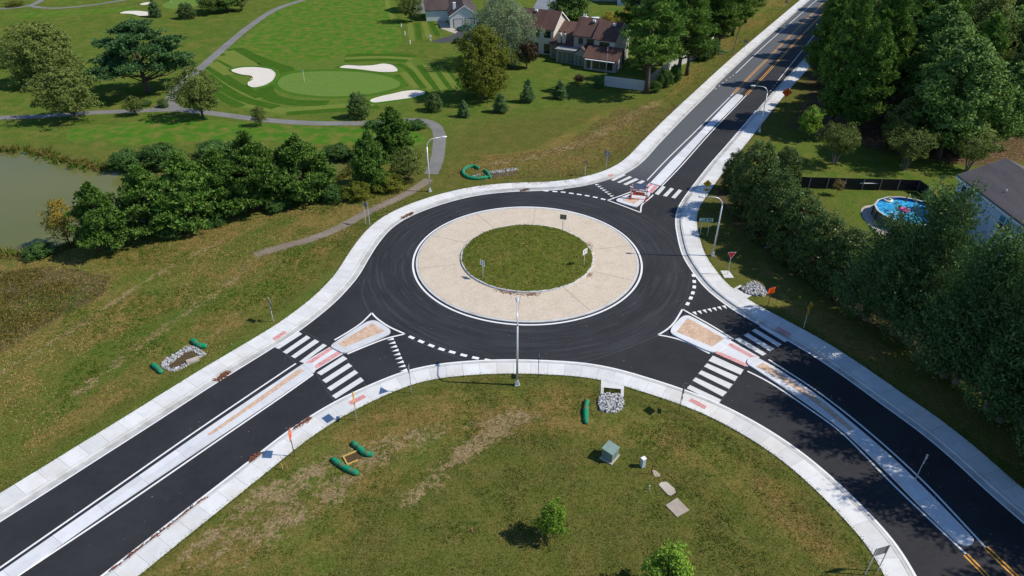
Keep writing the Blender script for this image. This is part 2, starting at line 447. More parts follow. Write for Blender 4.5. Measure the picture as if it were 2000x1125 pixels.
def clipL(L, lo, hi): return L[lo:hi]
walk_nw, nw_out = make_walk(NW[80:-300], 1, .48, .17, 1.62, 1.5, 'sidewalk')
walk_so, so_out = make_walk(SO[80:-30], -1, .20, .17, 1.50, 1.5, 'sidewalk')
walk_ea, ea_out = make_walk(EA[80:-330], -1, .42, .17, 1.72, 1.52, 'sidewalk')
tag(walk_nw, 'long white concrete sidewalk on the pond side of the roundabout')
tag(walk_so, 'white concrete sidewalk round the lawn nearest the camera')
tag(walk_ea, 'tree-shaded concrete sidewalk along the row of evergreens')

# ---- painted markings: each one a sheet on the road
def mark(name, pts, mat=None, z=.004): return sheet(name, [G(x, y)[:2] for x, y in pts], z, mat or M['white'], road)
def line(px, w, name='edge_line', mat=None, z=.005, **k): return stripe(name, pxcurve(px, **k), w, z, mat or M['white'], road)

# edge lines along the gutters
stripe('edge_line', offset(NW, -.10)[80:330], .13, .005, M['white'], road)
stripe('edge_line', offset(SO, .09)[80:-60], .16, .005, M['white'], road)
def nearest(L, px): p = np.array(G(*px)[:2]); return int(np.argmin(np.hypot(*(L - p).T)))
stripe('edge_line', offset(EA, .09)[80:nearest(EA, (1480, 215))], .15, .005, M['white'], road)
stripe('edge_line', offset(NW, -.10)[nearest(NW, (1215, 340)):nearest(NW, (1400, 168))], .12, .005, M['white'], road)

# paving seams
M['seam'] = asphalt('paving_seam', (.045, .045, .048), (.075, .075, .078))
for px in ([(712, 545), (706, 570), (712, 592), (722, 609)], [(1138, 708), (1180, 697), (1230, 678), (1284, 656)], [(795, 661), (850, 680), (905, 704)], [(1337, 604), (1344, 595), (1352, 570)]): line(px, .05, 'paving_seam', M['seam'], .003)
for px in ([(545, 680), (574, 706)], [(587, 644), (625, 664)], [(655, 788), (618, 730)], [(717, 757), (670, 692)], [(1340, 764), (1392, 696)], [(1404, 790), (1455, 719)], [(1485, 638), (1437, 660)], [(1530, 665), (1492, 698)]): line(px, .04, 'paving_seam', M['seam'], .003, smooth=0)
# crosswalk bars
for off, k, quads in [((480, 560), 5.26, [[(300, 625), (535, 455), (580, 485), (340, 640)], [(380, 670), (625, 500), (665, 525), (420, 690)], [(465, 715), (710, 540), (755, 565), (505, 735)], [(550, 770), (795, 585), (835, 605), (590, 780)],
                                           [(730, 885), (1000, 710), (1045, 740), (775, 910)], [(785, 960), (1055, 785), (1095, 815), (825, 990)], [(835, 1040), (1120, 855), (1155, 885), (875, 1070)], [(885, 1120), (1180, 930), (1215, 965), (925, 1150)]]),
                      ((1000, 562), 4, [[(1535, 570), (1570, 530), (1810, 640), (1785, 680)], [(1500, 615), (1525, 590), (1765, 695), (1740, 730)], [(1455, 670), (1480, 645), (1725, 755), (1695, 790)], [(1410, 725), (1435, 700), (1680, 815), (1645, 850)], [(1365, 785), (1390, 760), (1635, 875), (1610, 910)]]),
                      ((1260, 580), 5.88, [[(1030, 490), (1080, 465), (1395, 650), (1350, 675)], [(1130, 440), (1180, 415), (1480, 595), (1435, 625)], [(1225, 388), (1268, 365), (1568, 545), (1525, 572)], [(1310, 340), (1340, 326), (1645, 498), (1605, 520)]]),
                      ((1180, 320), 11.25, [[(145, 350), (405, 220), (480, 245), (205, 375)], [(280, 405), (555, 270), (620, 295), (340, 420)], [(415, 445), (690, 315), (760, 345), (485, 470)], [(560, 500), (830, 360), (905, 385), (630, 525)],
                                            [(1110, 655), (1275, 480), (1350, 510), (1195, 685)], [(1290, 700), (1460, 525), (1535, 550), (1375, 720)], [(1475, 740), (1640, 560), (1715, 585), (1560, 760)]])]:
    for q in quads: mark('crosswalk_bar', crop(q, *off, k), M['barpaint'])

# yield triangles and dashed circulating line
def sharks(p0, p1, n, size, depth, sgn):
    a, b = np.array(G(*p0)[:2]), np.array(G(*p1)[:2]); u = (b - a) / np.linalg.norm(b - a); v = np.array([-u[1], u[0]]) * sgn
    for i in range(n):
        c = a + (b - a) * i / (n - 1)
        sheet('yield_triangle', [c - u * size / 2, c + u * size / 2, c + v * depth], .004, M['white'], road)
sharks((769, 661.5), (795, 722), 9, .36, .62, -1)
sharks((1355, 609), (1413, 597), 7, .38, .6, -1)
sharks((1163, 361), (1197, 387), 8, .36, .6, 1)
def dashes(px, L, w, turn=0.0):
    P = [np.array(G(*p)[:2]) for p in px]
    for i, p in enumerate(P):
        u = P[min(i + 1, len(P) - 1)] - P[max(i - 1, 0)]; u /= np.linalg.norm(u); v = np.array([-u[1], u[0]])
        sheet('lane_dash', [p - u * L / 2 - v * w / 2, p + u * L / 2 - v * w / 2, p + u * L / 2 + v * w / 2, p - u * L / 2 + v * w / 2], .004, M['white'], road)
dashes(crop([(1215, 388), (1290, 420), (1370, 452), (1450, 480), (1533, 503), (1623, 527), (1715, 548), (1812, 566)], 500, 562), .62, .32)
dashes(crop([(1412, 985), (1418, 1028), (1424, 1075), (1424, 1118)], 1000, 281) + crop([(1413, 40), (1397, 80), (1372, 125)], 1000, 562), .55, .34)
dashes(crop([(265, 367), (335, 372), (400, 377), (463, 386), (525, 395), (587, 405), (650, 417), (712, 432)], 1000, 281), .62, .30)
dashes([(1398, 173.5), (1405, 167.5), (1412, 162), (1419, 156.5), (1426, 151), (1432, 147)], .4, .2)
dashes([(1505, 177), (1509, 172), (1513, 167), (1517.5, 161)], .4, .2)
line([(1437, 143), (1468, 113), (1500, 83), (1547, 42), (1595, 0), (1625, -25)], .14)
line([(1520, 157), (1560, 107), (1603, 53), (1650, 0)], .14)
for a, b in (([(1433, 182), (1480, 133.5), (1500, 114), (1556, 57), (1612, 2), (1640, -25)], .22), ([(1457.5, 185.5), (1500, 140), (1565, 70), (1630, 3), (1660, -28)], .22),
             ([(1886, 1083), (1930, 1128), (1960, 1160)], .18), ([(1925, 1069), (1985, 1126), (2010, 1150)], .18)):
    L = pxcurve(a, smooth=.5)
    stripe('centre_line', offset(L, b / 2 + .05), .12, .005, M['yellow'], road); stripe('centre_line', offset(L, -b / 2 - .05), .12, .005, M['yellow'], road)

# ---- splitter islands and medians
def island_prism(name, px, z0, z1, mat, parent): return MB().prism([tuple(G(x, y, z1)[:2]) for x, y in px], z0, z1).build(name, mat, parent)
def smooth_poly(px, z=0.1):
    P = np.array([G(x, y, z)[:2] for x, y in px]); Q = np.r_[P[-2:], P, P[:2]]
    for _ in range(2):
        Q2 = []
        for i in range(len(Q) - 1): Q2 += [Q[i] * .78 + Q[i + 1] * .22, Q[i] * .22 + Q[i + 1] * .78]
        Q = np.array(Q2)
    # closed chaikin
    P2 = P.copy()
    for _ in range(2):
        n = len(P2); P2 = np.array([q for i in range(n) for q in (P2[i] * .8 + P2[(i + 1) % n] * .2, P2[i] * .2 + P2[(i + 1) % n] * .8)])
    return P2

def head_island(label, outline, stamp, lines, ramp, pinks):
    r = tagS(empty('splitter_island')); tag(r, label)
    P = smooth_poly(outline)
    MB().prism([tuple(p) for p in P], -.05, .13).build('kerb', M['median'], r)
    sheet('stamped_panel', [G(x, y, .13)[:2] for x, y in stamp], .135, M['stamp'], r)
    MB().prism([tuple(G(x, y)[:2]) for x, y in ramp], -.03, .016).build('ramp_slab', M['median'], r)
    for q in pinks:
        # three square warning tiles per strip
        A, B, Cc, D = [np.array(G(x, y, .02)[:2]) for x, y in q]
        n = 4
        for i in range(n):
            s0, s1 = i / n + .004, (i + 1) / n - .004
            MB().prism([tuple(A + (B - A) * s0), tuple(A + (B - A) * s1), tuple(D + (Cc - D) * s1), tuple(D + (Cc - D) * s0)], .0, .026).build('warning_tile', M['pink'], r)
    for l in lines: stripe('island_line', pxcurve(l, smooth=.25, step=.2), .17, .006, M['white'], road)
    return r

W5 = lambda q: crop(q, 480, 560, 5.26)
S5 = lambda q: crop(q, 1260, 580, 5.88)
N5 = lambda q: crop(q, 1180, 320, 11.25)
head_island('kerbed splitter island with tan stamped panel on the left road',
            W5([(875, 612), (890, 588), (1230, 365), (1300, 345), (1350, 352), (1470, 428), (1490, 460), (1465, 492), (1060, 665), (1000, 682), (940, 652), (885, 625)]),
            W5([(945, 585), (1300, 372), (1425, 455), (1010, 622)]),
            [W5([(912, 548), (1060, 460), (1180, 380), (1240, 325), (1295, 268)]), W5([(1295, 268), (1330, 310), (1400, 365), (1480, 415), (1635, 485)]), W5([(1635, 485), (1450, 530), (1250, 605), (1045, 690)])],
            W5([(588, 780), (872, 615), (1000, 690), (715, 858)]),
            [W5([(612, 783), (860, 625), (893, 642), (655, 800)]), W5([(680, 825), (940, 665), (985, 685), (715, 847)])])
head_island('kerbed splitter island with tan stamped panel on the right road',
            [(1309, 648), (1312, 639), (1330, 620), (1338, 616), (1349, 617), (1424, 660), (1429, 665), (1423, 672), (1400, 687), (1387.5, 688), (1316, 655)],
            [(1343, 621), (1415, 661), (1391, 677), (1321.5, 648)],
            [[(1285.5, 654), (1302, 644), (1316, 631), (1326, 616), (1333, 604)], [(1333, 604), (1365, 622), (1400, 642), (1432.6, 662.5)], [(1285.5, 654), (1312, 659), (1341.6, 668.4), (1386, 690.5)]],
            [(1400, 688), (1429, 666), (1484, 698), (1460, 716)],
            [[(1426, 669.5), (1483, 700), (1476, 703.5), (1420, 673)], [(1403, 686), (1461, 711), (1456, 716), (1397, 690)]])
head_island('kerbed splitter island with stamped panel carrying the striped barricade',
            N5([(262, 800), (300, 760), (600, 650), (870, 535), (1045, 640), (880, 800), (735, 930), (690, 945), (640, 940), (290, 832)]),
            N5([(385, 793), (500, 748), (850, 735), (655, 882)]),
            [N5([(600, 612), (350, 705), (80, 800)]), N5([(80, 800), (450, 935), (800, 1070)]), N5([(800, 1070), (830, 900), (960, 790), (1080, 680)])],
            N5([(865, 540), (1010, 410), (1235, 468), (1050, 645)]),
            [N5([(885, 535), (1022, 432), (1085, 450), (930, 560)]), N5([(975, 612), (1100, 468), (1192, 482), (1050, 640)])])

def median(label, left, right, strip, lines, nose0=None, nose1=True, spacing=3.0, ext=(0, 0), halves=True):
    r = tagS(empty('median')); tag(r, label)
    A = pxcurve(left, .13, smooth=.6, ext=ext); B = pxcurve(right, .13, smooth=.6, ext=ext)
    n = max(2, int(len(A) * .4 / spacing)); 
    a = resample(A, .4); b = resample(B, .4)
    def at(P, t): i = t * (len(P) - 1); k = min(int(i), len(P) - 2); return P[k] + (P[k + 1] - P[k]) * (i - k)
    g = .012 / (len(A) * .4)
    for i in range(n):
        t0, t1 = i / n + g / 2, (i + 1) / n - g / 2
        ts = np.linspace(t0, t1, 5)
        la = [at(a, t) for t in ts]; lb = [at(b, t) for t in ts]; mid = [(p + q) / 2 for p, q in zip(la, lb)]
        u = [(q - p) / np.linalg.norm(q - p) for p, q in zip(la, lb)]
        rows = [(la, [m - w * .006 for m, w in zip(mid, u)]), ([m + w * .006 for m, w in zip(mid, u)], lb)] if halves else [(la, lb)]
        for p, q in rows: MB().prism([tuple(x) for x in p] + [tuple(x) for x in q[::-1]], -.05, .13 + random.uniform(-.003, .003)).build('panel', M['median'], r)
    for end, flag in ((0.0, nose0), (1.0, nose1)):
        if flag:
            p, q = at(a, end), at(b, end); m = (p + q) / 2; w = np.linalg.norm(q - p) / 2
            d = (at(a, .02) - at(a, 0)) * -1 if end == 0 else at(a, 1) - at(a, .98); d /= np.linalg.norm(d)
            e = (q - p) / (2 * w); pts = [tuple(m + e * w * math.cos(t) + d * (w * .8 * math.sin(t) + .012)) for t in np.linspace(0, math.pi, 12)]
            MB().prism(pts, -.05, .128).build('nose', M['median'], r)
    if strip:
        sa = pxcurve(strip[0], .13, smooth=.3); sb = pxcurve(strip[1], .13, smooth=.3); k = min(len(sa), len(sb))
        k = 40; sa = resample(sa, .01)[np.linspace(0, len(resample(sa, .01)) - 1, k).astype(int)]; sb = resample(sb, .01)[np.linspace(0, len(resample(sb, .01)) - 1, k).astype(int)]
        ribbon('stamped_strip', sa, sb, .139, .139, M['stamp'], r)
    for l in lines: stripe('edge_line', pxcurve(l, smooth=.5, ext=(ext[0], 0)), .15, .006, M['white'], road)
    return r

median('long white median on the left road with a thin tan strip', [(0, 1117), (196, 981), (395, 842.5), (560, 731.5), (590, 711.5)], [(41, 1117), (210, 998), (441.5, 842), (560, 762.5), (611, 727)],
       ([(405, 848), (480, 795), (585, 720)], [(410, 851), (488, 798), (594, 724)]),
       [[(0, 1109), (190, 977), (389, 838), (560, 722), (578, 710)], [(36, 1124), (240, 988), (447, 845.5), (560, 768), (612, 731)]], nose0=False, nose1=True, ext=(60, 0))
median('long curving median on the right road, mostly in tree shade', [(1464, 713), (1500, 736), (1575, 786), (1650, 842), (1700, 889), (1750, 938), (1812, 1002), (1868, 1056)], [(1483, 700), (1501, 709), (1600, 774), (1684, 842), (1750, 899), (1825, 972), (1897, 1046)],
       ([(1477, 716), (1521, 739), (1585, 782), (1660, 841)], [(1490, 708), (1525, 729), (1580, 766), (1615, 792), (1668, 838)]),
       [[(1460, 725), (1500, 745), (1575, 795), (1640, 842), (1750, 952), (1887, 1082)], [(1501, 702), (1600, 767), (1695, 842), (1800, 937), (1925, 1069)]], nose0=True, nose1=True)
median('straight bare concrete median on the road leaving the top of the picture', [(1270, 357), (1305, 320), (1367, 257.5), (1430, 191), (1438, 184.5)], [(1289, 362), (1320, 329), (1384, 257.5), (1439, 201), (1451, 188)],
       None, [[(1264, 352), (1300, 314), (1359, 256), (1433, 182)], [(1293, 363), (1325, 330), (1389.6, 257.5), (1457.7, 186)]], nose0=False, nose1=True, halves=False, spacing=5.0)

# ---- roundabout: kerb ring, stamped apron wedges, inner kerb, domed grass
def ring(name, r0, r1, z0, z1, mat, parent, n=128, a0=0.0, a1=2 * math.pi, skirt=None):
    vs = []; fs = []
    prof = [(r0, z0), (r1, z1)]
    if skirt is not None: prof = [(r0, skirt)] + prof
    m = len(prof)
    full = abs(a1 - a0 - 2 * math.pi) < 1e-6; cnt = n if full else n + 1
    for r, z in prof:
        for i in range(cnt):
            t = a0 + (a1 - a0) * i / n; vs.append((r * math.cos(t), r * math.sin(t), z))
    for j in range(m - 1):
        for i in range(n):
            k = (i + 1) % cnt if full else i + 1
            fs.append((j * cnt + i, j * cnt + k, (j + 1) * cnt + k, (j + 1) * cnt + i)[::-1] if r1 < r0 else (j * cnt + i, j * cnt + k, (j + 1) * cnt + k, (j + 1) * cnt + i))
    return mesh_obj(name, vs, fs, mat, parent)
rb = tagS(empty('roundabout_island', (*CENTRE, 0))); tag(rb, 'round central island with tan stamped apron and grass middle')
ring('edge_line', 12.46, 12.26, .006, .006, M['white'], rb)
ring('kerb', 12.06, 11.82, .09, .105, M['kerb'], rb, skirt=-.03)
NWED = 10
for i in range(NWED):
    a0 = R(12) + 2 * math.pi * i / NWED + .0022; a1 = R(12) + 2 * math.pi * (i + 1) / NWED - .0022
    ring('apron_wedge', 11.80, 7.24, .105, .17, M['apron'], rb, n=14, a0=a0, a1=a1, skirt=.0)
ring('joint_bed', 11.81, 7.23, .085, .15, M['stamp'], rb)
NK = 36
for i in range(NK):
    a0 = 2 * math.pi * i / NK + .002; a1 = 2 * math.pi * (i + 1) / NK - .002
    b = MB(); vs = []
    for r, z in ((7.24, .15), (7.22, .31), (7.02, .32), (6.98, .2)):
        for t in np.linspace(a0, a1, 4): vs.append((r * math.cos(t), r * math.sin(t), z))
    b.add(vs, [(j * 4 + i2, j * 4 + i2 + 1, (j + 1) * 4 + i2 + 1, (j + 1) * 4 + i2)[::-1] for j in range(3) for i2 in range(3)])
    b.build('kerb_stone', M['kerb'], rb)
gv = [(0, 0, .62)]; gf = []; nr, na = 16, 96
for j in range(1, nr + 1):
    r = 7.06 * j / nr
    for i in range(na):
        t = 2 * math.pi * i / na; e = random.uniform(-.07, .09) if j == nr else 0
        gv.append(((r + e) * math.cos(t), (r + e) * math.sin(t), .335 + .30 * math.cos(j / nr * math.pi / 2) + random.uniform(-.01, .015)))
for i in range(na): gf.append((0, 1 + i, 1 + (i + 1) % na))
for j in range(nr - 1):
    for i in range(na): gf.append((1 + j * na + i, 1 + (j + 1) * na + i, 1 + (j + 1) * na + (i + 1) % na, 1 + j * na + (i + 1) % na))
M['islegrass'] = turf('island_turf', (.065, .105, .014), (.150, .160, .030), .5, 2.4)
mesh_obj('grass_dome', gv, gf, M['islegrass'], rb, True)

# red warning tiles let into the sidewalks at the crossings
for wk, q in ((walk_nw, W5([(272, 530), (395, 452), (420, 470), (300, 548)])), (walk_so, crop([(930, 435), (1130, 335), (1170, 370), (970, 475)], 540, 720, 6.66)), (walk_so, crop([(1380, 885), (1400, 862), (1525, 925), (1505, 950)], 1000, 562)),
              (walk_ea, S5([(1490, 368), (1530, 342), (1685, 425), (1655, 452)])), (walk_nw, N5([(75, 248), (175, 215), (215, 240), (110, 278)]))):
    A, B, Cc, D = [np.array(G(x, y, .15)[:2]) for x, y in q]
    for i in range(3): s0, s1 = i / 3 + .005, (i + 1) / 3 - .005; MB().prism([tuple(A + (B - A) * s0), tuple(A + (B - A) * s1), tuple(D + (Cc - D) * s1), tuple(D + (Cc - D) * s0)], .10, .153).build('warning_tile', M['pink'], wk)
# drain hood with headwall where the lawn sidewalk crosses the inlet
# ================================================================== ground with zones
def poly(px, z=GRASS_Z): return np.array([G(x, y, z)[:2] for x, y in px])
POND_Z = -.30
pond = smooth_poly([(-260, 300), (-100, 296), (0, 296), (50, 296), (85, 303), (120, 318), (160, 328), (200, 331), (270, 330), (340, 335), (430, 330), (520, 322), (600, 316), (650, 309), (690, 313),
                    (695, 328), (665, 352), (600, 372), (500, 396), (380, 424), (250, 456), (150, 481), (80, 497), (0, 501), (-150, 520), (-300, 500)], POND_Z)
xs = np.unique(np.r_[np.linspace(-900, -170, 20), np.arange(-170, -75, 1.25), np.arange(-75, 75.1, .5), np.arange(75, 171, 1.25), np.linspace(171, 900, 20)].round(3))
ys = np.unique(np.r_[np.linspace(-200, 18, 14), np.arange(18, 112, .5), np.arange(112, 232, 1.0), np.linspace(232, 1500, 24)].round(3))
gx, gy = np.meshgrid(xs, ys); P = np.c_[gx.ravel(), gy.ravel()]
dr = sdist(P, ROAD); dp = sdist(P, pond)
z = np.full(len(P), GRASS_Z)
z = np.minimum(z, np.interp(dr, [0.1, 1.72], [-.25, GRASS_Z]))
z = np.minimum(z, np.interp(dp, [-3.5, -.3, 1.2], [-1.5, -.42, GRASS_Z]))
zone = np.zeros((len(P), 4))
def paintzone(px, ch, val, feather=2.0, world=None):
    d = sdist(P, poly(px) if world is None else world)
    k = np.clip(.5 - d / feather, 0, 1); zone[:, ch] = np.maximum(zone[:, ch], val * k) if val > 0 else zone[:, ch] * (1 + val * k)
# golf course and gardens: lush
paintzone([(-700, 300), (-700, -40), (1500, -40), (1400, 90), (1262, 190), (1180, 205), (1100, 215), (960, 232), (870, 262), (850, 300), (700, 300), (400, 295), (200, 305), (0, 285)], 1, .95, 9)
paintzone([(1480, 275), (1560, 262), (1700, 290), (1900, 325), (2300, 330), (2300, 520), (1800, 520), (1700, 470), (1540, 330)], 1, .85, 4)
# dry fields
paintzone([(-300, 520), (0, 512), (250, 462), (450, 425), (640, 395), (760, 372), (850, 352), (820, 385), (700, 430), (640, 520), (500, 630), (300, 770), (0, 950), (-400, 1200)], 0, .78, 3)
paintzone([(0, 560), (240, 505), (420, 470), (460, 500), (300, 600), (0, 700), (-300, 720)], 0, .95, 4)
paintzone([(880, 330), (930, 310), (1050, 300), (1150, 250), (1290, 190), (1330, 215), (1250, 275), (1150, 332), (980, 350)], 0, .75, 4)
paintzone([(930, 305), (1040, 292), (1130, 245), (1180, 215), (1230, 210), (1180, 260), (1060, 312), (960, 322)], 0, 1.0, 3)
paintzone([(1330, 140), (1420, 60), (1480, 20), (1530, 0), (1550, 0), (1420, 120), (1330, 205), (1280, 240), (1290, 195)], 0, .60, 3)
paintzone([(1450, 80), (1480, 20), (1510, -10), (1570, -30), (1545, 10), (1500, 50)], 0, 1.0, 3)
# lawn in the foreground: brown band and bare soil
paintzone([(250, 1140), (430, 1000), (600, 850), (720, 795), (880, 750), (1100, 745), (1250, 790), (1420, 855), (1560, 960), (1700, 1120), (1600, 1130), (1450, 980), (1250, 880), (1050, 850), (900, 870), (760, 960), (640, 1130)], 0, .80, 3.5)
paintzone([(560, 900), (700, 850), (860, 800), (930, 840), (800, 900), (640, 1020), (460, 1130), (330, 1140), (430, 1020)], 2, .50, 3.0)
paintzone([(760, 990), (900, 850), (990, 790), (1080, 800), (1020, 845), (900, 920), (810, 1010)], 2, .60, 2.0)
paintzone([(490, 950), (560, 910), (560, 960), (430, 1060), (340, 1120), (310, 1110)], 2, .55, 1.5)
paintzone([(900, 830), (960, 800), (1040, 815), (980, 850)], 2, .55, 1.2)
paintzone([(1380, 870), (1500, 930), (1600, 1040), (1560, 1050), (1400, 930)], 2, .32, 2.0)
# tracks through the left field
for tr, wd, v in (([(500, 500), (440, 560), (350, 620), (240, 700), (150, 768)], .9, .50), ([(430, 470), (300, 540), (150, 640), (0, 730), (-150, 830)], .7, .52), ([(470, 610), (330, 720), (200, 810), (60, 920)], .6, .45)):
    L = pxcurve(tr, GRASS_Z, step=1.0); d = seg_dist(P, L, False); zone[:, 2] = np.maximum(zone[:, 2], v * np.clip(1.4 - d / wd, 0, 1))
for tr, wd in (([(640, 455), (560, 500), (490, 545), (420, 595), (330, 650), (240, 705)], 1.1), ([(420, 580), (300, 640), (200, 700), (100, 765), (0, 830)], 1.6), ([(560, 430), (470, 470), (430, 520)], 1.6), ([(250, 700), (120, 800), (0, 880)], 1.2), ([(330, 620), (250, 660), (150, 700)], 1.3), ([(660, 530), (560, 610), (420, 700), (250, 810), (60, 930)], .9)):
    L = pxcurve(tr, GRASS_Z, step=1.0); d = seg_dist(P, L, False); k = np.clip(1.3 - d / wd, 0, 1); zone[:, 0] *= 1 - .6 * k; zone[:, 1] = np.maximum(zone[:, 1], .6 * k)
for L in (nw_out[::4],):
    d = seg_dist(P, L, False); k = np.clip(1.2 - d / 2.2, 0, 1); zone[:, 0] *= 1 - .8 * k; zone[:, 2] *= 1 - .8 * k
paintzone([(930, 318), (1010, 303), (1100, 280), (1170, 248), (1230, 212), (1285, 192), (1300, 200), (1230, 245), (1150, 290), (1040, 318), (950, 328)], 2, .50, 2.0)
# woodland floor and mulch under the evergreens
paintzone([(1560, 60), (1575, 190), (1540, 250), (1600, 262), (1680, 285), (1760, 300), (1900, 325), (2050, 300), (2600, 300), (2600, -60), (1680, -60)], 3, 1.0, 4)
paintzone([(1395, 388), (1440, 450), (1530, 520), (1610, 580), (1680, 625), (1800, 700), (2000, 825), (2100, 900), (2100, 780), (1950, 700), (1800, 600), (1650, 480), (1480, 330), (1400, 330)], 3, .85, 2.0)
paintzone([(1480, 500), (1600, 590), (1760, 690), (1900, 790), (2010, 880), (2010, 940), (1860, 830), (1700, 720), (1560, 630), (1470, 580)], 0, .7, 1.5)
# reed flat by the left edge
paintzone([(-200, 560), (0, 530), (120, 520), (215, 540), (205, 575), (120, 620), (0, 690), (-200, 780)], 3, .95, 1.5)
pk = np.clip(1 - np.abs(dp) / 2.2, 0, 1); zone[:, 0] = np.maximum(zone[:, 0], .8 * pk); zone[:, 2] = np.maximum(zone[:, 2], .40 * np.clip(1 - np.abs(dp - 1.2) / 1.2, 0, 1))
ny, nx = gx.shape
idx = np.arange(nx * ny).reshape(ny, nx)
faces = np.stack([idx[:-1, :-1], idx[:-1, 1:], idx[1:, 1:], idx[1:, :-1]], -1).reshape(-1, 4)
me = bpy.data.meshes.new('ground'); me.vertices.add(len(P)); me.vertices.foreach_set('co', np.c_[P, z].ravel())
me.loops.add(faces.size); me.loops.foreach_set('vertex_index', faces.ravel()); me.polygons.add(len(faces))
me.polygons.foreach_set('loop_start', np.arange(0, faces.size, 4)); me.polygons.foreach_set('loop_total', np.full(len(faces), 4)); me.update(calc_edges=True)
ca = me.color_attributes.new('zone', 'FLOAT_COLOR', 'POINT'); ca.data.foreach_set('color', np.clip(zone, 0, 1).ravel())
me.materials.append(M['ground']); ground = tagS(link(bpy.data.objects.new('ground', me)))

# ---- pond water
t = NT('pond_water'); nw = t.noise(1.2, 3, .5, t.world()); ng = t.noise(.06, 3, .5, t.world())
M['water'] = t.done(t.mix(t.ramp(ng, .35, .65), (.110, .118, .036), (.135, .135, .040)), .12, nw, .05, .03, spec=.12)
tagS(sheet('pond_water', pond, POND_Z, M['water']))

# ================================================================== golf course
M['green'] = turf('putting_green_turf', (.105, .195, .036), (.145, .225, .050), .15, 1.0)
M['fringe'] = turf('fringe_turf', (.045, .128, .012), (.072, .155, .020), .15, 1.5)
M['mownA'] = turf('mown_strip_dark', (.034, .100, .010), (.054, .122, .015), .15, 1.5)
M['mownB'] = turf('mown_strip_light', (.120, .175, .030), (.165, .210, .045), .3, 1.5)
M['fair'] = turf('fairway_turf', (.040, .145, .012), (.080, .175, .018), .9, .35)
course = tagS(empty('golf_turf')); tag(course, 'mown turf of the golf course left of the houses')
def turf_patch(name, px, dz, mat): return sheet(name, smooth_poly(px, GRASS_Z), GRASS_Z + dz, mat, course)
turf_patch('fairway', [(600, -30), (480, 70), (440, 100), (500, 125), (560, 135), (650, 115), (760, 108), (790, 80), (770, 20), (765, -30)], .004, M['fair'])
turf_patch('fairway', [(0, 30), (60, 22), (180, 18), (270, 12), (260, 22), (150, 30), (40, 36)], .004, M['fair'])
turf_patch('fairway', [(120, 6), (190, -3), (260, -20), (200, -25), (110, -8)], .004, M['fair'])
turf_patch('tee', [(190, 260), (240, 240), (330, 228), (480, 240), (640, 250), (760, 248), (830, 262), (835, 285), (700, 285), (480, 272), (330, 278), (230, 285)], .004, M['fair'])
turf_patch('tee', [(130, 253), (210, 243), (235, 250), (180, 275), (130, 275)], .003, M['fair'])
turf_patch('rough', [(385, 140), (430, 100), (455, 85), (520, 115), (640, 120), (660, 105), (800, 105), (880, 150), (905, 178), (860, 190), (740, 205), (700, 215), (560, 230), (470, 215), (410, 190)], .005, turf('rough_turf', (.072, .140, .020), (.115, .175, .030), .35, 1.2))
def mow(px, w, dark, i): return stripe('mown_strip', pxcurve(px, GRASS_Z, smooth=.8), w, GRASS_Z + .007 + .001 * i, M['mownA' if dark else 'mownB'], course)
k = 0
for px, w, dk in [([(425, 118), (452, 132)], 2.2, 1), ([(437, 105), (480, 128)], 2.2, 1), ([(452, 95), (500, 127)], 2.2, 1), ([(408, 130), (440, 152), (460, 165), (510, 190)], 2.2, 1), ([(398, 143), (430, 168), (480, 195), (540, 210)], 2.2, 1),
                  ([(393, 152), (420, 182), (470, 208)], 2.0, 1), ([(413, 122), (450, 145)], 2.6, 0), ([(430, 110), (474, 132)], 2.6, 0), ([(445, 100), (496, 130)], 2.6, 0), ([(402, 138), (450, 172), (500, 195)], 2.6, 0), ([(396, 148), (430, 180), (480, 203), (560, 218)], 2.6, 0),
                  ([(500, 125), (530, 128), (560, 135), (550, 148), (528, 160), (518, 175), (530, 190), (570, 200), (640, 202)], 3.0, 1), ([(460, 95), (510, 118), (560, 135)], 3.0, 1),
                  ([(675, 109), (740, 107), (812, 110)], 2.2, 1), ([(675, 114), (740, 112), (806, 115)], 2.0, 0), ([(672, 119), (740, 117), (795, 119)], 2.2, 1),
                  ([(773, 146), (792, 169)], 1.25, 1), ([(776, 124), (798, 136), (812, 153), (828, 173)], 1.25, 1), ([(818, 127), (852, 175)], 1.25, 1), ([(846, 126), (882, 174)], 1.25, 1), ([(866, 128), (905, 178)], 1.25, 1),
                  ([(787, 142), (814, 171)], 1.25, 0), ([(797, 122), (840, 174)], 1.25, 0), ([(832, 126), (867, 175)], 1.25, 0), ([(857, 127), (894, 176)], 1.25, 0), ([(560, 222), (640, 216), (700, 212), (740, 208)], 2.2, 1), ([(540, 216), (640, 209), (730, 203)], 2.0, 0),
                  ([(760, -20), (757, 10), (770, 40)], 1.4, 0), ([(800, 45), (805, 80)], 1.3, 0), ([(815, 45), (820, 78)], 1.3, 1), ([(828, 42), (838, 75)], 1.3, 0), ([(840, 40), (855, 70)], 1.3, 1), ([(812, 15), (816, 34)], 1.3, 0), ([(822, 12), (828, 35)], 1.3, 1), ([(832, 12), (838, 32)], 1.3, 0)]:
    mow(px, w, dk, k % 9); k += 1
gp = [(541, 165), (546, 153), (565, 144), (600, 140), (660, 139), (720, 142), (760, 150), (783, 161), (780, 170), (745, 180), (700, 187), (640, 189), (590, 185), (555, 177)]
turf_patch('fringe', [((x - 660) * 1.10 + 660, (y - 164) * 1.16 + 164) for x, y in gp], .017, M['fringe'])
turf_patch('putting_green', gp, .021, M['green'])
turf_patch('putting_green', [(315, 10), (330, 2), (355, -4), (390, -8), (400, 0), (380, 14), (345, 18), (322, 16)], .012, M['green'])

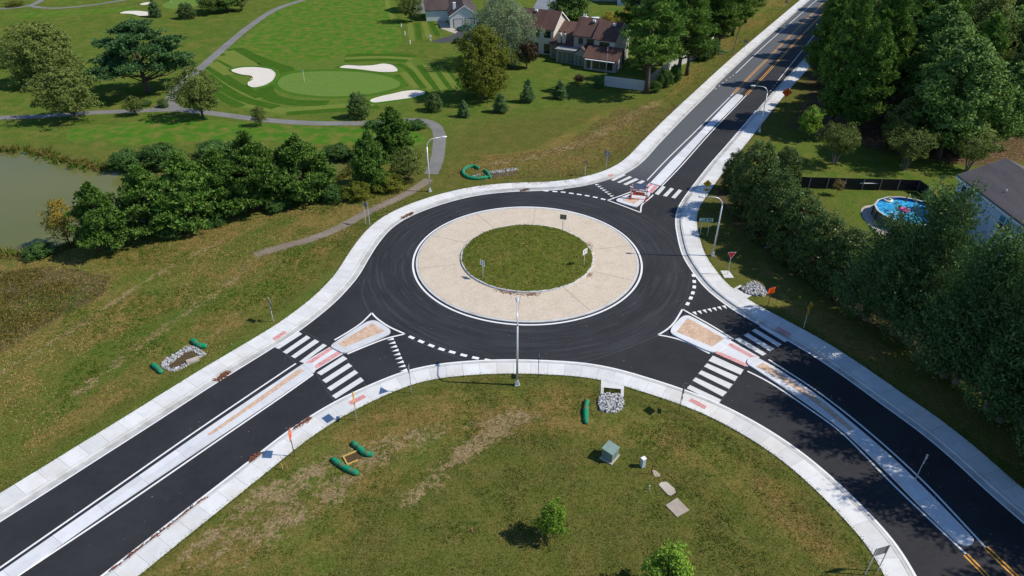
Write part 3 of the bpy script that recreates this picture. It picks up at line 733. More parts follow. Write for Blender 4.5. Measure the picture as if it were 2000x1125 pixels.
def bunker(label, px):
    r = empty('sand_bunker', (0, 0, 0)); o = smooth_poly(px, GRASS_Z); c = o.mean(0)
    n = len(o); rows = [(1.0, .14), (.985, .17), (.94, .12), (.75, .115), (.35, .118)]
    vs = []; 
    for s, zz in rows: vs += [(*(c + (p - c) * s), zz) for p in o]
    fs = [(j * n + i, j * n + (i + 1) % n, (j + 1) * n + (i + 1) % n, (j + 1) * n + i) for j in range(len(rows) - 1) for i in range(n)] + [tuple(range((len(rows) - 1) * n, len(rows) * n))]
    b = mesh_obj('sand_bunker', vs, fs, M['sand']); bm = bmesh.new(); bm.from_mesh(b.data); bmesh.ops.recalc_face_normals(bm, faces=bm.faces)
    if sum(f.normal.z for f in bm.faces) < 0: bmesh.ops.reverse_faces(bm, faces=bm.faces)
    bm.to_mesh(b.data); bm.free(); bpy.data.objects.remove(r)
    lip = [(1.0, .135), (1.02, .24), (1.06, .22), (1.12, .112)]; vs = []
    for s, zz in lip: vs += [(*(c + (p - c) * s + (p - c) / np.linalg.norm(p - c) * (s - 1) * 2.0), zz) for p in o]
    l = mesh_obj('grass_lip', vs, [(j * n + i, (j + 1) * n + i, (j + 1) * n + (i + 1) % n, j * n + (i + 1) % n) for j in range(3) for i in range(n)], M['fringe'], b)
    bm = bmesh.new(); bm.from_mesh(l.data); bmesh.ops.recalc_face_normals(bm, faces=bm.faces)
    if sum(f.normal.z for f in bm.faces) < 0: bmesh.ops.reverse_faces(bm, faces=bm.faces)
    bm.to_mesh(l.data); bm.free()
    return tag(b, label, 'bunker', 'sand bunkers on the golf course')
bunker('kidney-shaped white bunker left of the putting green', [(450, 137), (470, 132), (500, 131), (530, 135), (540, 144), (533, 158), (516, 168), (495, 172), (483, 167), (485, 159), (495, 154), (492, 149), (472, 147), (456, 142)])
bunker('long thin white bunker behind the putting green', [(659, 133), (675, 127), (705, 129), (730, 128), (750, 124), (768, 127), (778, 136), (774, 141), (745, 142), (700, 136)])
bunker('white bunker in front of the putting green by the dark round shrub', [(720, 196), (745, 188), (770, 183), (790, 178), (815, 176), (831, 179), (828, 185), (805, 192), (760, 198), (730, 202)])
bunker('small distant bunker beside the cone-shaped evergreen', [(230, 27), (245, 22), (270, 21), (295, 24), (294, 31), (272, 32), (260, 28)])
bunker('tiny far bunker above the cone-shaped evergreen', [(271, 9), (285, 5), (298, 4), (298, 8), (280, 11)])

M['oldpath'] = asphalt('worn_path', (.13, .105, .08), (.22, .18, .14))
def cart_path(label, px, w, z=.012, ext=(0, 0), mat='path'):
    L = pxcurve(px, GRASS_Z, smooth=1.0, ext=ext)
    j = np.cumsum(rng.normal(0, .02, len(L))); j -= np.linspace(j[0], j[-1], len(j))
    o = ribbon('cart_path', offset(L, w / 2) + rng.normal(0, .03, L.shape), offset(L, -w / 2) + rng.normal(0, .03, L.shape), GRASS_Z + z, GRASS_Z + z, M[mat])
    PATHS.append((L, w)); return tag(tagS(o), label)
PATHS = []
cart_path('grey cart path from the left edge past the pond trees', [(-60, 232), (0, 230), (100, 226), (180, 220), (260, 217), (345, 214), (420, 222), (480, 230), (560, 238), (640, 241), (720, 240), (790, 235), (828, 236), (848, 244), (858, 262), (857, 290), (852, 318), (842, 340)], 1.9)
cart_path('broken end of the cart path along the field', [(838, 350), (800, 376), (760, 395), (715, 416), (660, 446), (600, 470), (550, 482), (498, 498)], 1.4, mat='oldpath')
cart_path('grey cart path climbing between the fairways', [(345, 214), (333, 198), (345, 175), (390, 135), (430, 100), (490, 50), (540, 18), (592, 0), (640, -14)], 1.9, .030)
cart_path('grey cart path spur beside the round shrub', [(300, 216), (318, 203), (334, 194)], 1.5, .042)
cart_path('far grey cart path in the top left corner', [(-60, 18), (0, 17), (30, 15), (60, 10), (78, 2), (85, -8)], 1.8)
cart_path('far cart path running right from the top left corner', [(58, 11), (80, 15), (115, 16), (160, 12), (200, 7), (260, -3)], 1.5, .014)

# ================================================================== buildings
def shingles(name, a, b, sc=1.0):
    t = NT(name); c0 = t.coord()
    n = t.noise(.5, 4, .6, t.scale(c0, (1, .25, .25))); g = t.noise(5, 4, .7)
    c = t.mix(t.ramp(n, .3, .7), a, b); c = t.mix(t.ramp(g, .35, .75, 0, .4), c, tuple(x * .5 for x in a))
    return t.done(c, .9, g, .3, .02, spec=.2)
def siding(name, col, pitch=.2):
    t = NT(name); w = t.world()
    wv = t.n('ShaderNodeTexWave', wave_type='BANDS', bands_direction='Z', wave_profile='SAW'); wv.inputs['Scale'].default_value = 1 / pitch / 3.14159 * 1.57; t.l(w, wv.inputs[0])
    n = t.noise(1.0, 4); c = t.mix(t.ramp(n, .3, .7), tuple(x * .9 for x in col), col)
    return t.done(c, .7, wv.outputs['Fac'], .4, .02)
M['roof_brown'] = shingles('brown_shingles', (.098, .054, .044), (.145, .084, .066))
M['roof_dark'] = shingles('dark_shingles', (.060, .045, .042), (.095, .070, .066))
M['roof_grey'] = shingles('grey_shingles', (.085, .075, .078), (.145, .130, .130))
M['flatroof'] = plain('grey_flat_roof', (.24, .25, .25), .9, .25, 1.5)
M['cream'] = siding('cream_siding', (.62, .58, .50)); M['beige'] = siding('beige_siding', (.36, .33, .30)); M['whitewall'] = siding('white_siding', (.70, .68, .63))
M['blue'] = siding('pale_blue_siding', (.54, .64, .76))
M['trim'] = plain('white_trim', (.78, .78, .77), .5, .04); M['darktrim'] = plain('dark_trim', (.05, .04, .038), .6, .1)
M['curtain'] = plain('green_glass_door', (.10, .14, .13), .15, .2, 2)

def house(name, label, o, rz):
    r = empty(name, o, rz); return tag(r, label, 'house')

def gable(r, u0, u1, v0, v1, ez, rzz, wall, roof, axis='u', over=.35, trim=None, rv=None, th=.16):
    """walls with gable ends and an overhanging roof of two slopes; ridge along u or v; rv = ridge position"""
    b = MB()
    if axis == 'u':
        rm = (v0 + v1) / 2 if rv is None else rv
        b.add([(u0, v0, -.3), (u0, v1, -.3), (u0, v1, ez), (u0, rm, rzz), (u0, v0, ez), (u1, v0, -.3), (u1, v1, -.3), (u1, v1, ez), (u1, rm, rzz), (u1, v0, ez)],
              [(0, 1, 2, 3, 4)[::-1], (5, 6, 7, 8, 9), (0, 5, 9, 4), (1, 2, 7, 6)])
    else:
        rm = (u0 + u1) / 2 if rv is None else rv
        b.add([(u0, v0, -.3), (u1, v0, -.3), (u1, v0, ez), (rm, v0, rzz), (u0, v0, ez), (u0, v1, -.3), (u1, v1, -.3), (u1, v1, ez), (rm, v1, rzz), (u0, v1, ez)],
              [(0, 1, 2, 3, 4), (5, 6, 7, 8, 9)[::-1], (0, 4, 9, 5), (1, 6, 7, 2)])
    b.build('wall', wall, r)
    for side in (0, 1):
        if axis == 'u':
            e = v0 if side == 0 else v1; sl = (rzz - ez) / abs(rm - e); s = -1 if side == 0 else 1
            pts = [(e + s * over, ez - sl * over), (rm, rzz)]
            P = [(u0 - over, *pts[0]), (u1 + over, *pts[0]), (u1 + over, *pts[1]), (u0 - over, *pts[1])]
        else:
            e = u0 if side == 0 else u1; sl = (rzz - ez) / abs(rm - e); s = -1 if side == 0 else 1
            P = [(e + s * over, v0 - over, ez - sl * over), (e + s * over, v1 + over, ez - sl * over), (rm, v1 + over, rzz), (rm, v0 - over, rzz)]
        up = [(p[0], p[1], p[2] + th) for p in P]; dn = [(p[0], p[1], p[2] + .02) for p in P]
        fs = [(0, 1, 2, 3), (7, 6, 5, 4), (0, 4, 5, 1), (1, 5, 6, 2), (2, 6, 7, 3), (3, 7, 4, 0)]
        q = MB().add(up + dn, fs); ob = q.build('roof', roof, r)
        bm = bmesh.new(); bm.from_mesh(ob.data); bmesh.ops.recalc_face_normals(bm, faces=bm.faces); bm.to_mesh(ob.data); bm.free()
        if trim:   # barge boards along the rakes
            for a_, b_ in ((0, 3), (1, 2)):
                p, q2 = Vector(up[a_]), Vector(up[b_]); dx = Vector((-.03, 0, 0)) if (axis == 'u' and a_ == 0) else Vector((.03, 0, 0)) if axis == 'u' else Vector((0, -.03 if (a_ == 0) == (side == 0 or True) and up[a_][1] < up[b_][1] + 1 and up[a_][1] == min(u_[1] for u_ in up) else .03, 0))
                MB().add([p + dx, q2 + dx, q2 + dx - Vector((0, 0, .24)), p + dx - Vector((0, 0, .24))], [(0, 1, 2, 3)]).build('barge_board', trim, ob)

def window(r, axis, a, h0, w, h, at, frame=None, sash=True, glass=None, out=-1):
    """window lying in a wall; axis 'u': wall facing -v (out=-1) or +v, 'v': wall facing -u/+u"""
    frame = frame or M['trim']; d = out
    def bx(x0, x1, z0, z1, t0, t1):
        lo, hi = sorted((at + d * t0, at + d * t1))
        return MB().box(x0, x1, lo, hi, z0, z1) if axis == 'u' else MB().box(lo, hi, x0, x1, z0, z1)
    f = bx(a - w / 2 - .08, a + w / 2 + .08, h0 - .08, h0 + h + .08, .0, .04).build('window', frame, r)
    bx(a - w / 2, a + w / 2, h0, h0 + h, .041, .05).build('pane', glass or M['glass'], f)
    if sash:
        b = bx(a - w / 2, a + w / 2, h0 + h / 2 - .03, h0 + h / 2 + .03, .05, .065); 
        if w > 1.1:
            c2 = bx(a - .035, a + .035, h0, h0 + h, .051, .066); b.add(c2.v, c2.f)
        b.build('sash_bar', frame, f)
    return f

# --- brown-roofed townhouses
th = house('townhouse', 'brown-roofed attached townhouses with cream gables behind the lawn', (*G(1089.7, 118.3, .1)[:2], .1), math.atan2(-.46, .888))
gable(th, 2.8, 7.6, 1.3, 9.0, 5.2, 7.9, M['beige'], M['roof_brown'], 'u', .3, rv=4.6)
gable(th, 7.62, 12.0, .2, 8.8, 5.15, 7.75, M['cream'], M['roof_brown'], 'u', .3, M['trim'], rv=4.0)
gable(th, -11.5, -2.6, 3.2, 11.2, 5.2, 8.1, M['cream'], M['roof_brown'], 'u', .3, M['trim'], rv=6.6)
gable(th, -2.58, 2.78, 1.6, 13.0, 2.6, 5.9, M['beige'], M['roof_brown'], 'u', .3, rv=8.6)
MB().box(.0, 4.2, -1.0, 1.55, -.3, 2.45).build('sunroom_wall', M['beige'], th)
sr = MB().box(-.25, 4.35, -1.3, 1.6, 2.46, 2.68).build('sunroom_roof', M['flatroof'], th)
gable(th, 4.25, 7.0, -1.5, 1.25, 2.5, 3.5, M['beige'], M['roof_brown'], 'v', .22, M['darktrim'])
gable(th, 7.05, 13.8, -3.2, .15, 2.3, 3.9, M['beige'], M['roof_brown'], 'u', .3, rv=-.2)
MB().box(7.4, 13.5, -3.9, -3.5, 2.0, 2.12).build('porch_beam', M['trim'], th)
MB().box(8.55, 8.75, -3.3, -3.22, .1, 2.0).build('porch_post', M['trim'], th)
for a in (.9, 1.9, 2.9, 3.7): window(th, 'u', a, .1, .85, 1.95, -1.0, M['beige'], False, M['curtain'])
for a in (4.75, 5.62, 6.5): window(th, 'u', a, .1, .62, 1.9, -1.5, M['beige'], False, M['curtain'])
for a in (8.2, 9.6, 11.0, 12.4): window(th, 'u', a, .4, 1.1, 1.5, -3.2, M['darktrim'], False)
window(th, 'u', 4.3, 3.55, .8, 1.1, 1.3, M['darktrim']); window(th, 'u', 6.5, 3.5, 1.6, 1.1, 1.3, M['darktrim']); window(th, 'u', 9.8, 3.45, 1.9, 1.15, .2, M['darktrim'])
for a in (-9.5, -6.6, -4.0): window(th, 'u', a, 3.5, 1.35, 1.2, 3.2, M['darktrim'])
for a in (-6.8, -4.0): window(th, 'u', a, .3, 1.3, 1.8, 3.2, M['darktrim'])
window(th, 'u', -1.5, .2, 1.5, 1.95, 1.6, M['beige'], True, M['curtain'])
for a in (-.9, .15):
    ch = MB().box(a - .33, a + .33, 2.2, 2.9, 2.4, 4.9).build('chimney', M['cream'], th)
    MB().tube([(a, 2.55, 4.9), (a, 2.55, 5.35)], .17, 8).build('flue', M['darktrim'], ch)
ch = MB().box(1.0, 2.2, 9.2, 10.2, 5.0, 7.0).build('chimney', M['whitewall'], th)
for a in (1.35, 1.85): MB().tube([(a, 9.7, 7.0), (a, 9.7, 7.5)], .16, 8).build('flue', M['trim'], ch)
for a, b_, z_ in ((6.0, 3.8, 7.55), (10.6, 3.2, 7.4), (-8.0, 6.0, 7.95)): MB().box(a - .3, a + .3, b_ - .25, b_ + .25, z_ - .1, z_ + .3).build('roof_vent', M['trim'], th)

# --- white garage end house
gh = house('garage_house', 'white gabled house with two garage doors beside the dark driveway', (*G(880, 55, .1)[:2], .1), R(8))
gable(gh, 0, 6.9, 0, 16, 2.75, 5.0, M['whitewall'], M['roof_dark'], 'v', .3, M['trim'])
gable(gh, -5.5, -.02, 8.5, 16.5, 2.6, 4.9, M['whitewall'], M['roof_dark'], 'u', .3)
gable(gh, -9.0, -.5, 18, 26, 5.0, 7.5, M['whitewall'], M['roof_dark'], 'u', .3)
ch = MB().box(1.0, 1.7, 3.0, 3.8, 3.2, 5.2).build('chimney', M['trim'], gh)
for a in (1.9, 4.7):
    d = MB().box(a - 1.15, a + 1.15, -.035, 0, 0, 2.1).build('door_surround', M['darktrim'], gh)
    for k2 in range(4): MB().box(a - 1.0, a + 1.0, -.055, -.036, .02 + k2 * .49, .49 + k2 * .49).build('door_panel', M['whitewall'], d)
for v in (3, 6): window(gh, 'v', v, 1.0, 1.2, 1.2, 0, None, True)
# --- far house at the top edge
fh = house('far_house', 'distant pale house at the top edge behind the green lawn', (*G(1206, 10, .1)[:2], .1), R(-6))
gable(fh, 0, 8, 0, 9, 5.0, 7.4, M['blue'], M['roof_dark'], 'u', .3)
for a in (1.5, 4.3, 6.8): window(fh, 'u', a, 1.0, 1.1, 1.3, 0, M['darktrim']); window(fh, 'u', a, 3.4, 1.1, 1.2, 0, M['darktrim'])
fh2 = house('far_house', 'distant low house at the top edge left of the pale one', (*G(1155, 2, .1)[:2], .1), R(-6))
gable(fh2, 0, 7.5, 0, 9, 2.6, 5.0, M['beige'], M['roof_dark'], 'u', .3)
for a in (2.5, 4.8): window(fh2, 'u', a, .8, 1.1, 1.2, 0, M['darktrim'])
# --- cream end wall left of the purple tree
eh = house('end_house', 'cream end of a house half hidden by the grey-green tree', (*G(1011, 106, .1)[:2], .1), R(-26))
gable(eh, -8, 0, 0, 9, 2.6, 5.2, M['cream'], M['roof_brown'], 'v', .3, M['trim'])
window(eh, 'u', -1.6, .5, .9, 1.6, 0, M['darktrim'])

# --- pale blue house on the right
bh = house('blue_house', 'pale blue sided house with streaked grey roof at the right edge', (52.3, 73.6, .1), R(0))
gable(bh, 0, 9.2, -25, .0, 5.3, 7.25, M['blue'], M['roof_grey'], 'v', .32, M['trim'])
MB().box(-.42, -.33, -25.3, .3, 4.98, 5.14).build('gutter', M['trim'], bh)
for v in (-1.3, -2.3): window(bh, 'v', v, 3.1, .8, 1.5, 0)
for v in (-8.7, -9.8): window(bh, 'v', v, 3.1, .9, 1.5, 0)
window(bh, 'v', -12.6, 3.8, .6, .6, 0, None, False)
for v in (-4.0, -9.0, -15.0): window(bh, 'v', v, .7, 1.3, 1.5, 0)
MB().tube([(1.4, -5.8, 5.5), (1.4, -5.8, 6.3)], .06, 8).build('vent_pipe', M['trim'], bh)

# ---- driveways and parking
tagS(tag(sheet('driveway', smooth_poly([(842, 80), (870, 73), (890, 66), (900, 55), (935, 55), (935, 75), (900, 80), (868, 83), (850, 83)], GRASS_Z), GRASS_Z + .02, M['drive']), 'dark asphalt driveway in front of the garage'))
tagS(tag(sheet('parking_lot', poly([(1035, 28), (1055, -10), (1095, -10), (1082, 28)]), GRASS_Z + .02, M['lot']), 'grey parking area behind the townhouses'))
tagS(tag(sheet('patio', poly([(848, 33), (862, 31), (881, 53), (900, 62), (890, 66), (862, 56)]), GRASS_Z + .015, M['pad']), 'pale patio strip beside the white house'))

# ================================================================== trees
def leaves(pos, size, rs, width=.5, up=.35, out=None, shade=None):
    """kite-shaped leaf faces at pos; returns verts, faces, shade"""
    n = len(pos)
    nrm = rs.normal(size=(n, 3)); nrm /= np.linalg.norm(nrm, axis=1)[:, None]
    if out is not None: nrm = nrm + out * .9
    nrm[:, 2] += up; nrm /= np.linalg.norm(nrm, axis=1)[:, None]
    a = rs.normal(size=(n, 3)); a -= nrm * (a * nrm).sum(1)[:, None]; a /= np.linalg.norm(a, axis=1)[:, None]
    b = np.cross(nrm, a); s = (size * rs.uniform(.7, 1.35, n))[:, None]
    v = np.stack([pos - a * s * .5, pos + b * s * width * .5, pos + a * s * .5, pos - b * s * width * .5], 1)
    return v.reshape(-1, 3)

def leaf_mesh(name, V, shade, mat):
    n = len(V) // 4; me = bpy.data.meshes.new(name)
    me.vertices.add(len(V)); me.vertices.foreach_set('co', V.astype(np.float32).ravel())
    me.loops.add(n * 4); me.loops.foreach_set('vertex_index', np.arange(n * 4)); me.polygons.add(n)
    me.polygons.foreach_set('loop_start', np.arange(0, n * 4, 4)); me.polygons.foreach_set('loop_total', np.full(n, 4)); me.update(calc_edges=True)
    at = me.attributes.new('shade', 'FLOAT', 'POINT'); at.data.foreach_set('value', np.repeat(np.clip(shade, 0, 1), 4).astype(np.float32))
    me.materials.append(mat); return me

def crown_clumps(seed, prof, n, h0, h1, rad, lobes=.25, shell=.55, lean=(0, 0), tbias=1.0):
    rs = np.random.default_rng(seed); t = rs.uniform(0, 1, n * 3) ** tbias
    pr = np.array([prof(x) for x in t]); keep = rs.uniform(0, 1, len(t)) < pr / pr.max(); t = t[keep][:n]; pr = pr[keep][:n]; m = len(t)
    an = rs.uniform(0, 2 * np.pi, m)
    ph = rs.uniform(0, 6.28, 6)
    lob = 1 + lobes * (np.sin(3 * an + ph[0] + 2.2 * t) * .5 + np.sin(5 * an + ph[1] - 5 * t) * .35 + np.sin(2 * an + 9 * t + ph[2]) * .5 + np.sin(17 * t + ph[3] + an) * .3)
    r = rad * pr * lob * (shell + (1 - shell) * rs.uniform(0, 1, m)) 
    inner = rs.uniform(0, 1, m) < .18; r[inner] *= rs.uniform(.2, .8, inner.sum())
    z = h0 + (h1 - h0) * t
    return np.c_[r * np.cos(an) + lean[0] * t, r * np.sin(an) + lean[1] * t, z], rs

def make_crown(name, mat, clumps, rs, per, crad, size, width=.5, squash=.6, up=.35, axis_r=1.0, drop=0.0):
    n = len(clumps); cs = crad * rs.uniform(.6, 1.35, n)
    pos = np.repeat(clumps, per, 0); g = rs.normal(size=(n * per, 3)); g /= np.linalg.norm(g, axis=1)[:, None]; g *= rs.uniform(.25, 1, (n * per, 1)) ** .5
    off = g * np.repeat(cs, per)[:, None]; off[:, 2] *= squash; pos = pos + off
    if drop: pos[:, 2] -= drop * rs.uniform(0, 1, len(pos)) ** 2 
    cen = np.array([0, 0, clumps[:, 2].mean()]); out = pos - cen; out[:, 2] *= .6; out /= np.linalg.norm(out, axis=1)[:, None] + 1e-6
    V = leaves(pos, size, rs, width, up, out)
    sh = np.repeat(rs.uniform(.1, .9, n), per) * .6 + rs.uniform(0, .4, n * per)
    return leaf_mesh(name, V, sh, mat)

def needle_crown(name, mat, tufts, rs, per, length, width=.16):
    """needle bundles radiating from each tuft"""
    n = len(tufts); d = rs.normal(size=(n * per, 3)); ax = tufts.copy(); ax[:, 2] -= ax[:, 2].mean() - 2; ax /= np.linalg.norm(ax, axis=1)[:, None] + 1e-6
    d = d / np.linalg.norm(d, axis=1)[:, None] + np.repeat(ax, per, 0) * .5; d[:, 2] += .25; d /= np.linalg.norm(d, axis=1)[:, None]
    base = np.repeat(tufts, per, 0); L = (length * rs.uniform(.6, 1.25, n * per))[:, None]
    w = np.cross(d, rs.normal(size=d.shape)); w /= np.linalg.norm(w, axis=1)[:, None]
    V = np.stack([base, base + d * L * .55 + w * L * width, base + d * L, base + d * L * .55 - w * L * width], 1).reshape(-1, 3)
    sh = np.repeat(rs.uniform(.05, .95, n), per) * .65 + rs.uniform(0, .35, n * per)
    return leaf_mesh(name, V, sh, mat)

def make_trunk(name, mat, h, r0, clumps, rs, limbs=16, top=.85, start=.25, sway=.25, stems=1, spread=0.0):
    b = MB()
    for s in range(stems):
        a = 2 * math.pi * s / max(stems, 1) + rs.uniform(0, 1); dx, dy = math.cos(a) * spread, math.sin(a) * spread
        pts = []; rd = []
        for i in range(7):
            t = i / 6; pts.append((dx * t + rs.normal(0, sway * t * .5) * (i > 0), dy * t + rs.normal(0, sway * t * .5) * (i > 0), -.4 + t * (h * top + .4)))
            rd.append(r0 * (1.35 if i == 0 else 1) * (1 - t) ** .8 + r0 * .12)
        b.tube(pts, rd, 7)
        pick = rs.choice(len(clumps), min(limbs, len(clumps)), replace=False)
        for c in clumps[pick]:
            t = np.clip((c[2] - rs.uniform(.1, .25) * h) / (h * top), start, .95); i = t * 6; k = min(int(i), 5); p0 = np.array(pts[k]) + (np.array(pts[k + 1]) - np.array(pts[k])) * (i - k)
            mid = (p0 + c) / 2 + np.array([0, 0, -.06 * h * rs.uniform(-.3, 1)]); rr = max(.025, r0 * (1 - t) * .45)
            b.tube([p0, mid, c], [rr, rr * .65, .015], 4, False)
    me_ob = b.build(name, mat, None, True); me = me_ob.data; bpy.data.objects.remove(me_ob); return me

LM = {}
LM['pine'] = leaf_mat('pine_needles', (0.053, 0.127, 0.025), (0.152, 0.248, 0.041), .18)
LM['pine_yellow'] = leaf_mat('yellowish_pine_needles', (0.059, 0.150, 0.025), (0.174, 0.263, 0.048), .18)
LM['wpine'] = leaf_mat('white_pine_needles', (0.053, 0.127, 0.044), (0.113, 0.215, 0.071), .18)
LM['decid'] = leaf_mat('green_leaves', (0.071, 0.125, 0.027), (0.156, 0.210, 0.048), .28)
LM['autumn'] = leaf_mat('turning_leaves', (0.081, 0.132, 0.021), (0.247, 0.236, 0.032), .3)
LM['olive'] = leaf_mat('olive_leaves', (0.103, 0.156, 0.032), (0.218, 0.251, 0.068), .28)
LM['grey'] = leaf_mat('grey_green_leaves', (0.133, 0.187, 0.096), (0.304, 0.366, 0.199), .2)
LM['holly'] = leaf_mat('holly_leaves', (0.045, 0.090, 0.024), (0.118, 0.171, 0.044), .1, .35)
LM['cypress'] = leaf_mat('cypress_sprays', (0.046, 0.122, 0.040), (0.145, 0.222, 0.074), .16)
LM['purple'] = leaf_mat('purple_leaves', (0.053, 0.036, 0.024), (0.121, 0.071, 0.044), .2)
LM['bright'] = leaf_mat('bright_green_leaves', (0.138, 0.265, 0.028), (0.276, 0.402, 0.052), .35)
LM['forest'] = leaf_mat('woodland_leaves', (0.074, 0.163, 0.038), (0.198, 0.294, 0.066), .22)
LM['vine'] = leaf_mat('vine_leaves', (0.043, 0.107, 0.027), (0.107, 0.187, 0.044), .2)
LM['gold'] = leaf_mat('gold_leaves', (0.232, 0.197, 0.037), (0.463, 0.339, 0.059), .3)
LM['rust'] = leaf_mat('rusty_leaves', (0.250, 0.178, 0.074), (0.428, 0.285, 0.118), .3)

rnd = lambda t: max(.08, (1 - abs(2 * t - .9) ** 2.3)) ** .55 if abs(2 * t - .9) < 1 else .3
oval = lambda t: math.sqrt(max(.02, 1 - (2 * t - 1) ** 2))
cone = lambda t: (max(0.0, 1 - t) ** .75) * min(1.0, .35 + t * 5)
pineprof = lambda t: max(.12, (1 - t) ** .55 * min(1, .55 + t * 2.2))
vase = lambda t: .35 + .75 * math.sin(min(1, t * 1.05) * math.pi * .78)
PROTO = {}
def proto(key, crown_me, trunk_me, h, w): PROTO.setdefault(key, []).append((crown_me, trunk_me, h, w))

def whorls(seed, h, hs, L0, nw, nb, shape, dens=6.0, rise=.16, flat=.16):
    """branch whorls: tuft positions along the outer part of each limb"""
    rs = np.random.default_rng(seed); T_ = []; tips = []
    for i in range(nw):
        t = (i + rs.uniform(0, .9)) / nw; z_ = hs + (h - hs) * t
        for b_ in range(nb):
            a = rs.uniform(0, 6.283); L_ = max(.35, L0 * shape(t) * rs.uniform(.55, 1.2)); m = int(2 + L_ * dens)
            u = rs.uniform(.22, 1, m) ** .75; lat = rs.normal(0, .17, m) * L_ * (u + .15)
            x = np.cos(a) * L_ * u - np.sin(a) * lat; y = np.sin(a) * L_ * u + np.cos(a) * lat; zz = z_ + rise * L_ * u ** 1.5 + rs.normal(0, flat, m)
            T_.append(np.c_[x, y, zz]); tips.append((np.cos(a) * L_ * .85, np.sin(a) * L_ * .85, z_ + rise * L_ * .7))
    return np.concatenate(T_), np.array(tips), rs
for s in range(3):      # broad pines branched to the ground
    tf, tips, rs = whorls(100 + s, 9.5, .9, 3.3, 17, 7, lambda t: max(.12, math.sin(math.pi * min(1, .30 + t * .72)) ** .8), 7.0, .22, .2)
    proto('pine', needle_crown('crown', LM['pine'], tf, rs, 13, .48, .17), make_trunk('trunk', M['bark'], 9.6, .2, tips, rs, 40, .96, .08), 9.9, 7.5)
for s in range(3):      # tall pines with bare lower trunk
    tf, tips, rs = whorls(130 + s, 16.0, 4.6, 4.6, 17, 6, lambda t: max(.10, (1 - t) ** .62 * min(1, .55 + t * 2.2)), 5.2, .14, .18)
    proto('tallpine', needle_crown('crown', LM['pine_yellow'], tf, rs, 13, .54, .14), make_trunk('trunk', M['bark'], 16, .28, tips, rs, 60, .97, .25), 16.4, 8.6)
for s in range(3):      # woodland-edge pines, green almost to the ground
    tf, tips, rs = whorls(150 + s, 16.0, 2.2, 4.2, 22, 7, lambda t: max(.10, (1 - t) ** .5 * min(1, .5 + t * 2.5)), 6.0, .24, .22)
    proto('edgepine', needle_crown('crown', LM['pine_yellow'], tf, rs, 13, .56, .17), make_trunk('trunk', M['bark'], 16, .28, tips, rs, 46, .97, .15), 16.4, 9.4)
# white pine with flat open tiers
rs = np.random.default_rng(5); cl = []
for i in range(44):
    z_ = rs.uniform(3.2, 11.6); a = rs.uniform(0, 6.28); L_ = (1.2 + 5.6 * math.sin(min(1, (12.4 - z_) / 8) * 1.6)) * rs.uniform(.55, 1.15)
    if math.cos(a) > .3 and z_ > 8.5: L_ *= .75
    for q in range(int(5 + L_ * 5)):
        u = rs.uniform(.35, 1) ** .7; cl.append((math.cos(a) * L_ * u + rs.normal(0, .5), math.sin(a) * L_ * u + rs.normal(0, .5), z_ + .09 * L_ * u + rs.normal(0, .12)))
cl = np.array(cl); tf = np.repeat(cl, 4, 0) + rs.normal(0, .36, (len(cl) * 4, 3)) * [1, 1, .35]
proto('wpine', needle_crown('crown', LM['wpine'], tf, rs, 11, .46, .2), make_trunk('trunk', M['bark'], 12, .34, cl, rs, 46, .97, .2), 12.3, 13.4)
def decid(key, mat, seed, h, w, n=420, per=34, cr=.55, size=.26, prof=rnd, h0=.22, lob=.3, bark='bark', width=.55, limbs=26, drop=0.0, up=.35, shell=.55, r0=None, stems=1, spread=0.0, squash=.65):
    c, rs = crown_clumps(seed, prof, n, h * h0, h * .97, w / 2 * .9, lob, shell)
    proto(key, make_crown('crown', LM[mat], c, rs, per, cr, size, width, squash, up, drop=drop), make_trunk('trunk', M[bark], h, r0 or h * .024, c, rs, limbs, .8, .2, .2, stems, spread), h, w)
for s in range(2):
    decid('decid', 'decid', 200 + s, 8.2, 8.5, 360, 36, .6, .30, lob=.34)
    decid('olive', 'olive', 210 + s, 8.2, 8.0, 300, 34, .55, .28, lob=.36)
    decid('forest', 'forest', 220 + s, 15.5, 9.5, 520, 40, .85, .42, prof=lambda t: max(.2, math.sin(math.pi * min(1, .18 + t * .82)) ** .6), h0=.16, lob=.32, limbs=30)
    decid('foresty', 'olive', 225 + s, 12.5, 8.5, 420, 38, .8, .38, h0=.14, lob=.34, limbs=30)
    decid('holly', 'holly', 230 + s, 7.6, 5.4, 460, 46, .45, .20, prof=lambda t: max(.25, math.sin(math.pi * min(1, .22 + t * .78)) ** .55), h0=.02, lob=.14, shell=.78, up=.2)
    decid('shrub', 'holly', 240 + s, 4.2, 3.8, 240, 40, .36, .17, prof=lambda t: max(.25, math.sin(math.pi * min(1, .25 + t * .75)) ** .6), h0=.03, lob=.16, shell=.7)
    decid('cedar', 'cypress', 250 + s, 3.9, 3.0, 220, 40, .3, .2, prof=lambda t: max(.12, (1 - t) ** .6 * min(1, .6 + t * 2.5)), h0=.03, lob=.2, width=.3, shell=.6, up=.6)
    decid('myrtle', 'olive', 260 + s, 5.6, 5.6, 190, 36, .42, .2, prof=vase, h0=.36, lob=.35, bark='bark_grey', limbs=7, stems=6, spread=1.3, r0=.07, squash=1.0)
    decid('sapling', 'bright', 270 + s, 3.5, 2.4, 130, 34, .24, .15, prof=rnd, h0=.24, lob=.3, limbs=16, r0=.035, squash=.9)
    decid('bush', 'vine', 280 + s, 2.6, 4.2, 200, 40, .4, .2, prof=oval, h0=.02, lob=.3, shell=.5)
decid('maple', 'autumn', 301, 12.4, 10.4, 640, 44, .62, .30, prof=lambda t: max(.2, math.sin(math.pi * min(1, .2 + t * .78)) ** .6), h0=.13, lob=.28, drop=.5)
